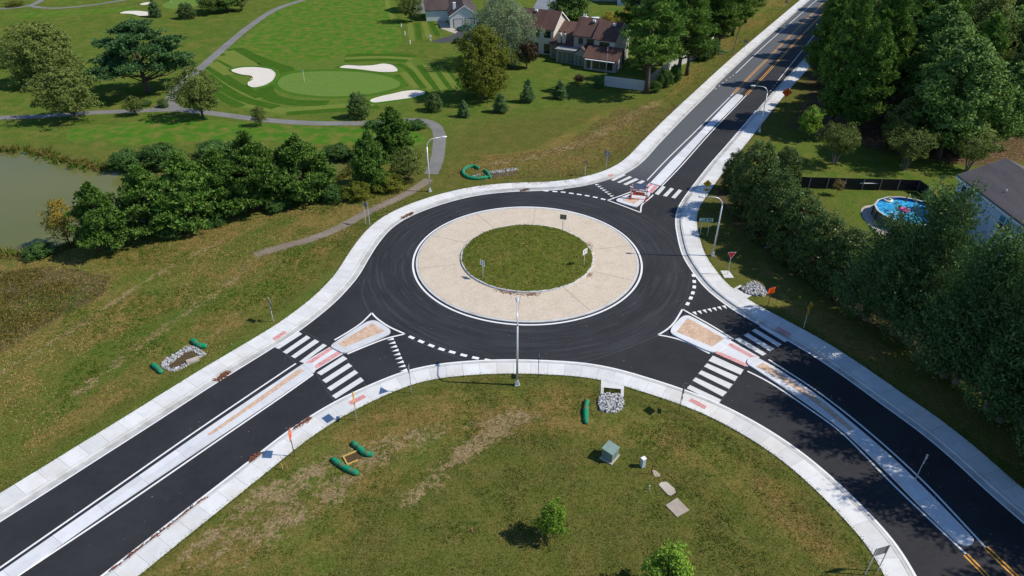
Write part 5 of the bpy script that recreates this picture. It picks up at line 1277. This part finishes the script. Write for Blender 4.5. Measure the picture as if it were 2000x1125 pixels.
for lab, base, h, mt in [('red wooden stake by the concrete covers', (1272, 926), .95, plain('red_stake', (.22, .03, .015), .8)), ('white plastic pipe left of the concrete covers', (1268, 957), .45, M['trim']), ('yellow wooden stake beside the left sidewalk', (552, 917), .6, plain('yellow_stake', (.6, .36, .12), .8)),
                         ('tiny pink flag stake on the front lawn', (922, 1038), .35, plain('pink_flag', (.75, .25, .25), .7)), ('orange and white marker post behind the first holly', (1507, 292), 1.0, M['signorange'])]:
    o = stake(lab, base, h, mt); o.location = G(*base, GRASS_Z)

# ---- green filter socks
def sock(label, px, r=.2, kind='straw'):
    L = pxcurve(px, GRASS_Z + .12, step=.12, smooth=.25); n = len(L); rs = np.random.default_rng(len(label))
    pts = [(x, y, GRASS_Z + r * .62 + rs.normal(0, .012)) for x, y in L]
    rad = [r * (1 + rs.normal(0, .07)) * (.55 if i in (0, n - 1) else .85 if i in (1, n - 2) else 1) for i in range(n)]
    o = MB().tube(pts, rad, 12).build('filter_sock', M['sock'], None, True); return tag(o, label, 'filter sock', 'green filter socks')
sock('green sock lying upright beside the stone-lined drain on the lawn', [(1147, 781), (1144, 800), (1145, 827)], .21)
sock('upper green sock of the pair on the brown lawn', [(688, 864), (703, 876), (714, 887), (729, 887)], .22)
sock('lower green sock of the pair on the brown lawn', [(649, 896), (664, 907), (682, 918), (700, 925)], .21)
sock('green sock right of the small muddy basin', [(375, 664), (385, 672), (393, 677), (405, 676)], .24)
sock('green sock left of the small muddy basin', [(297, 711), (305, 717), (316, 728)], .22)
sock('curled green sock ringing the swale left of the top crossing', [(954, 346), (930, 349), (911, 345), (904, 336), (911, 328), (925, 324), (936, 330)], .24)
sock('short green sock across the swale', [(945, 332), (952, 337), (958, 348)], .22)
sock('far green sock by the utility pole', [(1402, 98), (1412, 101), (1424, 102)], .16)

# ---- riprap, basins, inlets
def stones(name, label, pxpoly, n, size, z=GRASS_Z, hole=None, mound=0.0, seed=1):
    rs = np.random.default_rng(seed); Pg = poly(pxpoly, z); Ph = poly(hole, z) if hole else None; lo, hi = Pg.min(0), Pg.max(0); b = MB(); c = Pg.mean(0); rr = np.hypot(*(hi - lo)) / 2
    k = 0
    while k < n:
        q = rs.uniform(lo, hi)
        if not inside(q[None], Pg)[0] or (Ph is not None and inside(q[None], Ph)[0]): continue
        s = size * rs.uniform(.5, 1.3); A = Matrix.Rotation(rs.uniform(0, 6.28), 3, 'Z') @ Matrix.Rotation(rs.uniform(-.5, .5), 3, 'X')
        base = [(-1, -.6, -.5), (.8, -.9, -.5), (1, .7, -.5), (-.7, 1, -.5), (-.7, -.4, .5), (.5, -.6, .55), (.6, .5, .5), (-.4, .6, .6)]
        zz = z + s * .2 + mound * max(0, 1 - np.hypot(*(q - c)) / rr)
        b.add([tuple(A @ Vector((v[0] * s * .5 * rs.uniform(.7, 1.2), v[1] * s * .5 * rs.uniform(.7, 1.2), v[2] * s * .6)) + Vector((*q, zz))) for v in base], [(0, 3, 2, 1), (4, 5, 6, 7), (0, 1, 5, 4), (1, 2, 6, 5), (2, 3, 7, 6), (3, 0, 4, 7)]); k += 1
    o = b.build(name, M['rock']); return tag(o, label, 'riprap', None, 'stuff')
stones('riprap', 'grey stones below the drain in the front lawn sidewalk', crop([(660, 910), (690, 850), (730, 835), (840, 840), (875, 890), (850, 950), (800, 980), (700, 970)], 1000, 562), 230, .30, mound=.10)
stones('riprap', 'grey stones beside the orange work sign', crop([(170, 540), (240, 480), (330, 450), (400, 470), (500, 590), (440, 615), (330, 610), (230, 590)], 1420, 480, 6.25), 230, .30, mound=.1, seed=2)
stones('riprap', 'pale stones ringing the muddy basin on the field', crop([(640, 400), (690, 340), (800, 280), (920, 200), (1000, 205), (1130, 290), (1060, 330), (900, 430), (760, 485), (660, 440)], 200, 640, 5.556), 520, .2, hole=crop([(715, 410), (900, 270), (985, 250), (1045, 300), (920, 385), (790, 445), (730, 440)], 200, 640, 5.556), mound=.0, seed=3)
stones('riprap', 'pale stones in the swale beside the curled green sock', crop([(240, 380), (480, 320), (740, 285), (790, 300), (640, 330), (480, 345), (380, 345), (300, 385)], 880, 280, 5.882), 160, .22, seed=4)
stones('riprap', 'scattered pale debris in the shade under the hollies', [(1470, 458), (1500, 470), (1560, 520), (1640, 580), (1690, 610), (1680, 618), (1600, 565), (1530, 510), (1480, 475)], 150, .13, seed=5)
tagS(sheet('muddy_basin', poly(crop([(715, 410), (900, 270), (985, 250), (1045, 300), (920, 385), (790, 445), (730, 440)], 200, 640, 5.556)), GRASS_Z + .02, M['mud']))
tagS(sheet('muddy_basin', smooth_poly(crop([(330, 400), (380, 370), (480, 345), (640, 335), (760, 330), (790, 345), (640, 375), (480, 395), (400, 405)], 880, 280, 5.882), GRASS_Z), GRASS_Z + .02, M['mud']))
tag(MB().box(-.5, .5, -.25, .25, -.1, .22).build('stone_slab', M['pad']), 'flat grey slab at the edge of the muddy basin', 'slab').location = G(377, 706, GRASS_Z); bpy.data.objects['stone_slab'].rotation_euler = (0, 0, R(33))
def drain(label, px, rot):
    r = empty('drain_outlet', G(*px, .13), R(rot)); tag(r, label, 'drain')
    MB().box(-.95, .95, -.1, 1.5, -.2, .022).build('top_slab', M['slab'], r)
    for s_ in (-1, 1): MB().box(s_ * .82 - .12, s_ * .82 + .12, -1.0, -.1, -.3, .02).build('wing_wall', M['kerb'], r)
    MB().box(-.69, .69, -.99, -.12, -.26, -.03).build('apron', M['pad'], r); MB().box(-.68, .68, -.12, -.105, -.03, .0).build('opening', M['signblack'], r)
drain('concrete drain outlet under the front sidewalk', (1196, 757), -8)
drain('concrete drain outlet behind the right sidewalk', (1449, 571), 128)
# yellow framed inlet between the socks
r = empty('inlet_frame', G(690, 894, GRASS_Z), R(32)); tag(r, 'yellow-edged muddy inlet between the pair of green socks', 'drain')
MB().box(-.55, .55, -.4, .4, -.05, .02).build('mud', M['mud'], r)
m = MB()
for x0, x1, y0, y1 in ((-.65, .65, .4, .5), (-.65, -.55, -.4, .4), (-.65, .2, -.5, -.4)): m.box(x0, x1, y0, y1, -.05, .1)
m.build('board', plain('yellow_board', (.5, .33, .09), .8), r)

# ---- brown mulch logs at the gutters
def mulchlog(label, px, n, spread, seed):
    rs = np.random.default_rng(seed); L = pxcurve(px, .02, step=.1, smooth=.1); b = MB()
    for _ in range(n):
        q = L[rs.integers(len(L))] + rs.normal(0, spread, 2); a = rs.uniform(0, 3.14); s = rs.uniform(.05, .16)
        b.tube([(q[0] - s * math.cos(a), q[1] - s * math.sin(a), .03 + rs.uniform(0, .12)), (q[0] + s * math.cos(a), q[1] + s * math.sin(a), .04 + rs.uniform(0, .14))], rs.uniform(.02, .05), 5)
    return tag(b.build('mulch_pile', M['mulchlog']), label, 'debris', None, 'stuff')
mulchlog('brown mulch heap at the gutter of the left road', [(425, 741), (435, 735), (446, 728)], 90, .12, 1)
mulchlog('brown mulch bags at the gutter behind the red sign', [(578, 837), (592, 829), (606, 820)], 120, .11, 2)
mulchlog('brown mulch lump at the gutter below the red sign', [(489, 901), (500, 893), (508, 887)], 70, .1, 3)
mulchlog('dark mulch heap at the gutter on the left of the roundabout', [(787, 426), (797, 421), (806, 417)], 80, .1, 4)
mulchlog('dark mulch heap at the gutter at the top of the roundabout', [(1019, 373), (1026, 371), (1032, 371)], 70, .1, 5)
mulchlog('thin brown mulch streaks in the lower left gutter', [(222, 1112), (260, 1083), (330, 1030), (380, 990), (405, 972)], 130, .06, 6)

# ---- golf flag, markers, poles
def pole_thing(name, label, base, h, r, mat, cat, extra=None):
    o = empty(name, G(*base, GRASS_Z)); tag(o, label, cat); MB().tube([(0, 0, -.2), (0, 0, h)], r, 8).build('pole', mat, o)
    if extra: extra(o)
    return o
pole_thing('golf_flag', 'flagstick on the putting green', (595, 160), 2.2, .03, M['trim'], 'flag', lambda o: MB().add([(0, 0, 2.2), (-.5, .1, 2.05), (0, 0, 1.85)], [(0, 1, 2)]).build('flag', M['utilside'], o))
pole_thing('golf_flag', 'flagstick on the far green at the top', (335, 6), 2.2, .03, M['trim'], 'flag', lambda o: MB().add([(0, 0, 2.2), (-.5, .1, 2.05), (0, 0, 1.85)], [(0, 1, 2)]).build('flag', M['trim'], o))
for i, b_ in enumerate([(784, 53), (791, 68), (801, 86)]): pole_thing('boundary_post', ['farthest white boundary post on the golf edge', 'middle white boundary post on the golf edge', 'nearest white boundary post on the golf edge'][i], b_, .75, .12, M['trim'], 'post')
pole_thing('birdhouse_pole', 'thin grey pole with a red top on the townhouse lawn', (1183, 150), 5.6, .05, M['galv'], 'pole', lambda o: MB().box(-.14, .14, -.14, .14, 4.6, 4.9).build('house_box', M['signred'], o))
pole_thing('utility_pole', 'leaning pale utility pole by the far road', (1430, 107), 6.5, .11, M['bark_grey'], 'pole').rotation_euler = (0, R(6), 0)
pole_thing('mailbox_post', 'white marker by the end of the driveway', (841, 80), .9, .1, M['trim'], 'post', lambda o: MB().box(-.25, .25, -.15, .15, .8, 1.15).build('box', M['trim'], o))

# ================================================================== white fence by the pines (boards) and black fence
M['fencewhite'] = plain('weathered_white_boards', (.50, .50, .47), .8, .2, 2); 
def board_fence(label, px, h, bw, mat, gap=.012, cat='fence', name='board_fence'):
    r = empty(name, G(*px[0], GRASS_Z)); tag(r, label, cat); o = r.location
    me0 = None
    for (p, q) in zip(px[:-1], px[1:]):
        a, b_ = G(*p, GRASS_Z), G(*q, GRASS_Z); L_ = (b_ - a).length; n = max(1, int(L_ / bw)); d = (b_ - a) / L_; ang = math.atan2(d.y, d.x)
        for i in range(n):
            if me0 is None:
                ob = MB().box(0, bw - gap, -.012, .012, 0, h).build('board', mat, r); me0 = ob.data
            else: ob = link(bpy.data.objects.new('board', me0), r)
            ob.location = (a - o) + d * (i * bw) + Vector((0, 0, random.uniform(-.02, .02))); ob.rotation_euler = (0, 0, ang)
        m = MB(); m.box(0, L_, .013, .06, .3, .39); m.box(0, L_, .013, .06, h - .4, h - .3); rr = m.build('rail', mat, r); rr.location = a - o; rr.rotation_euler = (0, 0, ang)
    return r
board_fence('weathered white board fence among the pines', [(1180, 168), (1259, 178), (1270, 165), (1310, 135), (1344, 122), (1368, 110), (1392, 88)], 1.9, .30, M['fencewhite'])
M['blackmesh'] = plain('black_fence_fabric', (.010, .010, .012), .7, .3, 2)
bf = empty('screen_fence', G(1546, 367, GRASS_Z)); tag(bf, 'black screened fence with grey posts round the pool yard', 'fence')
fpts = [G(*p, GRASS_Z) for p in [(1530, 365.5), (1578, 368), (1613, 369), (1647, 370), (1682, 371), (1716, 371.5), (1751, 372.5), (1790, 374), (1806, 386), (1818, 402), (1830, 420)]]
for a, b_ in zip(fpts[:-1], fpts[1:]):
    d = b_ - a; ang = math.atan2(d.y, d.x); p_ = MB().box(.04, d.length - .04, -.012, .012, .05, 1.58).build('screen_panel', M['blackmesh'], bf); p_.location = a - bf.location; p_.rotation_euler = (0, 0, ang)
    for z0 in (.08, 1.45): q_ = MB().box(0, d.length, .013, .05, z0, z0 + .09).build('rail', M['dkpost'], bf); q_.location = a - bf.location; q_.rotation_euler = (0, 0, ang)
for a in fpts: q_ = MB().box(-.05, .05, -.11, -.02, -.2, 1.72).build('post', plain('grey_fence_post', (.2, .19, .17), .8) if 'grey_fence_post' not in bpy.data.materials else bpy.data.materials['grey_fence_post'], bf); q_.location = a - bf.location
wp = MB().tube([(0, 0, 0), (3.1, 0, 0)], .06, 8).build('white_pipe', M['trim']); wp.location = G(1680, 358, 1.05) ; tag(wp, 'white pipe lying along the black fence', 'pipe')

# ================================================================== pool
M['poolwall'] = plain('pool_wall', (.16, .17, .16), .5, .15, 2); M['rim'] = plain('pool_rim', (.48, .50, .48), .5, .08)
t = NT('pool_water'); nn = t.n('ShaderNodeTexVoronoi', feature='SMOOTH_F1'); nn.inputs['Scale'].default_value = 3.0; t.l(t.world(), nn.inputs[0]); n2 = t.noise(1.5, 3, .5, t.world())
M['poolwater'] = t.done(t.mix(t.ramp(nn.outputs['Distance'], .2, .6), (.012, .21, .50), (.06, .40, .68)), .06, n2, .25, .05)
M['liner'] = plain('pool_liner', (.01, .09, .33), .5, .15, 2)
po = empty('pool', (47.1, 72.7, GRASS_Z)); tag(po, 'round above-ground pool with blue water in the back yard', 'pool')
NP, PR, PH = 14, 3.75, 1.3
def pring(r0, r1, z0, z1, i, up=0): 
    a0, a1 = 2 * math.pi * i / NP, 2 * math.pi * (i + 1) / NP
    return [(r0 * math.cos(a0), r0 * math.sin(a0), z0), (r0 * math.cos(a1), r0 * math.sin(a1), z0), (r1 * math.cos(a1), r1 * math.sin(a1), z1), (r1 * math.cos(a0), r1 * math.sin(a0), z1)]
for i in range(NP):
    MB().add(pring(PR, PR, 0, PH, i), [(0, 1, 2, 3)]).build('wall_panel', M['poolwall'], po)
    MB().add(pring(PR - .02, PR - .02, .1, PH, i), [(3, 2, 1, 0)]).build('liner', M['liner'], po)
    MB().add(pring(PR + .1, PR - .12, PH + .02, PH + .03, i) + pring(PR + .1, PR + .1, PH - .08, PH + .02, i), [(0, 1, 2, 3), (4, 5, 6, 7)]).build('rim', M['rim'], po)
    a = 2 * math.pi * i / NP; MB().tube([((PR + .05) * math.cos(a), (PR + .05) * math.sin(a), 0), ((PR + .05) * math.cos(a), (PR + .05) * math.sin(a), PH)], .07, 6).build('upright', M['darktrim'], po)
mesh_obj('water', [((PR - .03) * math.cos(2 * math.pi * i / NP), (PR - .03) * math.sin(2 * math.pi * i / NP), .98) for i in range(NP)], [tuple(range(NP))], M['poolwater'], po)
def torus(name, label, loc, R0, r0, mat, cat, rot=(0, 0, 0)):
    vs = []; fs = []; n, m_ = 20, 8
    for i in range(n):
        a = 2 * math.pi * i / n
        for j in range(m_): b_ = 2 * math.pi * j / m_; vs.append(((R0 + r0 * math.cos(b_)) * math.cos(a), (R0 + r0 * math.cos(b_)) * math.sin(a), r0 * math.sin(b_)))
    for i in range(n):
        for j in range(m_): fs.append((i * m_ + j, ((i + 1) % n) * m_ + j, ((i + 1) % n) * m_ + (j + 1) % m_, i * m_ + (j + 1) % m_))
    o = mesh_obj(name, vs, fs, mat, None, True); o.location = loc; o.rotation_euler = rot; return tag(o, label, cat)
torus('pool_ring', 'cream swim ring at the far side of the pool', tuple(G(1734, 391, 1.15)), .45, .17, plain('cream_vinyl', (.7, .66, .45), .4), 'pool float')
torus('pool_ring', 'pink swim ring floating in the pool', tuple(G(1766, 410, 1.15)), .42, .2, plain('pink_vinyl', (.65, .04, .35), .4), 'pool float')
torus('pool_ring', 'blue swim ring floating in the pool', tuple(G(1768, 421, 1.12)), .55, .16, plain('blue_vinyl', (.02, .35, .6), .4), 'pool float')
ld = empty('pool_ladder', (44.15, 70.25, GRASS_Z), R(42)); tag(ld, 'white ladder leaning on the pool wall', 'ladder'); ld.location = Vector(G(1736, 440, GRASS_Z)); ld.rotation_euler = (R(-14), 0, R(-40))
for x in (-.28, .28): MB().box(x - .04, x + .04, -.05, .05, 0, 1.75).build('rail', M['trim'], ld)
for k_ in range(5): MB().box(-.28, .28, -.09, .09, .2 + k_ * .32, .25 + k_ * .32).build('rung', M['trim'], ld)
pg = smooth_poly([(1681, 408), (1690, 402), (1704, 400), (1740, 385), (1800, 395), (1800, 440), (1770, 470), (1745, 472), (1716, 456), (1700, 442), (1684, 425)], GRASS_Z)
tagS(tag(sheet('pool_gravel', pg, GRASS_Z + .012, concrete('pool_gravel', (.34, .29, .25), (.55, .47, .40), (.2, .17, .15), .5, False)), 'pale gravel bed round the pool'))

# ================================================================== cars
def car(label, loc, rz, col):
    r = empty('parked_car', loc, rz); tag(r, label, 'car'); pm = plain('car_paint_' + label.split()[0], col, .25, .05)
    prof = [(-2.2, .35), (2.2, .35), (2.25, .75), (1.3, .95), (.6, 1.42), (-1.2, 1.45), (-1.9, 1.0), (-2.25, .9)]
    m = MB(); m.plate(prof, -.85, .85); m.build('body', pm, r)
    for s_ in (-1, 1):
        MB().plate([(1.05, .98), (.52, 1.36), (-1.1, 1.38), (-1.6, 1.02)], s_ * .852, s_ * .862).build('side_window', M['glass'], r)
        for x in (-1.35, 1.4):
            w_ = MB().tube([(x, s_ * .70, .33), (x, s_ * .88, .33)], .33, 16).build('wheel', M['signblack'], r); MB().tube([(x, s_ * .88, .33), (x, s_ * .89, .33)], .18, 12).build('rim', M['galv'], w_)
    MB().add([(1.28, -.75, .97), (1.28, .75, .97), (.64, .72, 1.41), (.64, -.72, 1.41)], [(0, 1, 2, 3)]).build('windscreen', M['glass'], r).location = (.03, 0, .02)
    for s_ in (-1, 1): MB().box(2.22, 2.27, s_ * .6 - .15, s_ * .6 + .15, .62, .74).build('headlight', M['signwhite'], r)
car('teal car parked in front of the garage', G(912, 60, GRASS_Z + .02), R(158), (.06, .16, .17))
car('white car behind the townhouse roofs', G(1166, 46, GRASS_Z), R(12), (.75, .75, .78))
bx_ = empty('play_pool', G(837, 9, GRASS_Z)); tag(bx_, 'small round blue pool behind the white house', 'pool')
MB().tube([(0, 0, 0), (0, 0, .6)], 1.3, 16).build('wall', M['utilside'], bx_); MB().tube([(0, 0, .6), (0, 0, .62)], 1.2, 16).build('water', M['liner'], bx_)

# ================================================================== grass, weeds, leaf litter (uncountable)
def tufts(name, label, pts, h, w, mat, blades=4, seed=0, z=None, mats=None):
    rs = np.random.default_rng(seed); n = len(pts) * blades; p = np.repeat(np.c_[pts, np.broadcast_to(GRASS_Z - .01 if z is None else z, len(pts))], blades, 0)
    p[:, :2] += rs.normal(0, w * .5, (n, 2)); a = rs.uniform(0, 6.28, n); hh = h * rs.uniform(.5, 1.4, n); ww = w * rs.uniform(.12, .3, n); ln = rs.normal(0, .45, (n, 2)) * hh[:, None]
    d = np.c_[np.cos(a), np.sin(a)] * ww[:, None]
    tip = np.c_[p[:, :2] + ln, p[:, 2] + hh]; mid = np.c_[p[:, :2] + ln * .4, p[:, 2] + hh * .6]
    V = np.stack([np.c_[p[:, :2] - d, p[:, 2]], np.c_[p[:, :2] + d, p[:, 2]], tip, np.c_[mid[:, :2] - d * .6, mid[:, 2]]], 1).reshape(-1, 3)
    sh = np.repeat(rs.uniform(0, 1, len(pts)), blades) * .7 + rs.uniform(0, .3, n)
    o = link(bpy.data.objects.new(name, leaf_mesh(name, V, sh, mat))); return tag(o, label, 'grass', None, 'stuff')
LM['turfblade'] = leaf_mat('lawn_blades', (.058, .112, .012), (.170, .180, .030), .2); LM['straw'] = leaf_mat('straw_blades', (.24, .175, .060), (.52, .375, .150), .3); LM['weed'] = leaf_mat('weed_blades', (.045, .125, .012), (.110, .190, .022), .25); LM['reed'] = leaf_mat('reed_blades', (.105, .095, .022), (.270, .215, .055), .25)
LM['litter'] = leaf_mat('leaf_litter', (.16, .075, .045), (.36, .20, .13), .1)
rs = np.random.default_rng(21)
def scatter(pxpoly, n, dens=None, seed=0, off=1.95):
    r_ = np.random.default_rng(seed); Pg = poly(pxpoly); lo, hi = Pg.min(0), Pg.max(0); q = r_.uniform(lo, hi, (n * 3, 2)); q = q[inside(q, Pg)]
    if dens is not None: q = q[r_.uniform(0, 1, len(q)) < dens(q)]
    q = q[sdist(q, ROAD) > off + .35]; q = q[sdist(q, pond) > .3]
    for L_, w_ in PATHS: q = q[seg_dist(q, L_[::4], False) > w_ / 2 - .2]
    return q[:n]
lawn = [(200, 1300), (430, 1005), (640, 838), (760, 775), (960, 735), (1120, 740), (1330, 798), (1500, 890), (1620, 985), (1760, 1180), (1760, 1400), (200, 1400)]
tufts('lawn_grass', 'short mown grass of the front lawn', scatter(lawn, 26000, lambda q: .25 + .75 * vnoise(q, 1.3, 3), 1), .055, .16, LM['turfblade'], 4, 1)
tufts('dry_grass', 'dry straw-coloured grass on the front lawn', scatter(lawn, 16000, lambda q: np.clip((vnoise(q, 2.2, 5) - .45) * 3.5, 0, 1), 2), .05, .17, LM['straw'], 4, 2)
field = [(-100, 560), (250, 465), (640, 400), (820, 360), (840, 390), (720, 440), (650, 520), (560, 600), (300, 775), (0, 965), (-150, 1060)]
tufts('field_grass', 'rough green and brown grass of the left field', scatter(field, 26000, lambda q: .2 + .8 * vnoise(q, 2.0, 7), 3), .07, .20, LM['turfblade'], 4, 3)
tufts('dry_field_grass', 'dry straw-coloured grass of the left field', scatter(field, 20000, lambda q: np.clip((vnoise(q, 3.0, 9) - .4) * 3, 0, 1), 4), .075, .20, LM['straw'], 4, 4)
tufts('weeds', 'dark green weeds in the left field', scatter(field, 7000, lambda q: np.clip((vnoise(q, 4.0, 19) - .58) * 5, 0, 1), 5), .10, .28, LM['weed'], 6, 5)
tufts('reeds', 'brown reeds in the flat at the left edge', scatter([(-200, 560), (0, 530), (120, 520), (215, 542), (205, 575), (120, 620), (0, 690), (-200, 780)], 3800, lambda q: np.clip((vnoise(q, 2.4, 2) - .22) * 1.8, 0, 1) * np.clip(-sdist(q, poly([(-200, 560), (0, 530), (120, 520), (215, 542), (205, 575), (120, 620), (0, 690), (-200, 780)])) / 2.5 + .1, 0, 1), 6), .12, .40, LM['reed'], 8, 6)
tufts('slope_grass', 'rough grass on the slope below the townhouses', scatter([(870, 345), (930, 310), (1090, 290), (1200, 215), (1330, 205), (1230, 300), (1130, 345), (960, 352)], 14000, lambda q: .25 + .75 * vnoise(q, 2.0, 4), 7), .10, .24, LM['straw'], 4, 7)
tufts('verge_grass', 'rough verge grass along the far road', scatter([(1290, 195), (1420, 75), (1540, -10), (1560, 0), (1400, 140), (1320, 212)], 6000, None, 8), .10, .24, LM['turfblade'], 4, 8)
tufts('lawn_weeds', 'darker clover clumps in the front lawn', scatter(lawn, 6000, lambda q: np.clip((vnoise(q, 1.6, 31) - .60) * 6, 0, 1), 14), .07, .2, LM['weed'], 6, 14)
# bank vegetation
bank = resample(pond, .18); bank = bank + rs.normal(0, .55, bank.shape); bank = bank[sdist(bank, pond) > -.25]
tufts('bank_weeds', 'weeds and dry grass fringing the pond', np.r_[bank, bank + rs.normal(0, .5, bank.shape)], .5, .4, LM['reed'], 7, 9, z=-.15)
tufts('bank_greens', 'green weeds fringing the pond', bank[::2] + rs.normal(0, .5, bank[::2].shape), .5, .5, LM['weed'], 7, 10, z=-.12)
# grass creeping over the sidewalk edges
ed = np.r_[resample(nw_out, .10), resample(so_out, .07), resample(ea_out, .10)]; ed = ed[(ed[:, 1] < 130)]
tufts('edge_grass', 'ragged grass overhanging the sidewalk edges', ed + rs.normal(0, .05, ed.shape), .09, .20, LM['turfblade'], 5, 11, z=.08)
a_ = rs.uniform(0, 6.28, 4500); r_ = 7.0 * np.sqrt(rs.uniform(0, 1, 4500)); q = np.c_[CENTRE[0] + r_ * np.cos(a_), CENTRE[1] + r_ * np.sin(a_)]
tufts('island_grass', 'shaggy grass of the round central island', q, .09, .26, LM['turfblade'], 5, 12, z=-.03 + .325 + .30 * np.cos(r_ / 7.06 * math.pi / 2))
tufts('island_straw', 'dry blades in the grass of the central island', q[::3] + rs.normal(0, .2, q[::3].shape), .08, .24, LM['straw'], 4, 13, z=(.325 + .30 * np.cos(r_ / 7.06 * math.pi / 2))[::3])
# fallen leaves on the top sidewalk
L = nw_out[nearest(nw_out, (885, 368)):nearest(nw_out, (1135, 348))]; q = resample(L, .035); side = offset(q, -1)
q = q + (side - q) * np.abs(rs.normal(0, .45, (len(q), 1))); q = q[vnoise(q, .8, 6) > .5]
V = leaves(np.c_[q, np.full(len(q), .155)], .13, rs, .7, 6.0); o = link(bpy.data.objects.new('leaf_litter', leaf_mesh('leaf_litter', V, rs.uniform(0, 1, len(q)), LM['litter']))); tag(o, 'brown fallen leaves on the sidewalk at the top of the roundabout', 'leaves', None, 'stuff')
aa = np.r_[rs.normal(4.45, .10, 160), rs.normal(4.75, .06, 130), rs.normal(5.75, .03, 60), rs.normal(.35, .05, 60)]; rr = 7.3 + np.abs(rs.normal(0, .22, len(aa))); q = np.c_[CENTRE[0] + rr * np.cos(aa), CENTRE[1] + rr * np.sin(aa)]
V = leaves(np.c_[q, np.full(len(q), .185)], .12, rs, .7, 6.0); o = link(bpy.data.objects.new('leaf_litter', leaf_mesh('leaf_litter', V, rs.uniform(0, 1, len(q)), LM['litter']))); tag(o, 'brown leaf scraps on the apron beside the island kerb', 'leaves', None, 'stuff')
fl = poly([(1560, 200), (1600, 255), (1700, 290), (1850, 318), (2000, 320), (2000, 240), (1750, 240), (1640, 190)]); q = rs.uniform(fl.min(0), fl.max(0), (16000, 2)); q = q[inside(q, fl)]
V = leaves(np.c_[q, np.full(len(q), GRASS_Z + .02)], .22, rs, .7, 4.0); o = link(bpy.data.objects.new('leaf_litter', leaf_mesh('leaf_litter', V, rs.uniform(0, 1, len(q)), LM['litter']))); tag(o, 'brown leaf litter at the wood edge', 'leaves', None, 'stuff')

# grit and litter specks on the asphalt
q = rs.uniform((-30, 26), (40, 100), (800, 2)); q = q[inside(q, road_poly)]; q = q[np.hypot(q[:, 0] - CENTRE[0], q[:, 1] - CENTRE[1]) > 12.6]
V = leaves(np.c_[q, np.full(len(q), .012)], .07, rs, .8, 8.0); o = link(bpy.data.objects.new('road_grit', leaf_mesh('road_grit', V, rs.uniform(0, 1, len(q)), leaf_mat('grit', (.12, .12, .12), (.42, .41, .38), 0)))); tag(o, 'pale grit specks scattered on the asphalt', 'grit', None, 'stuff')
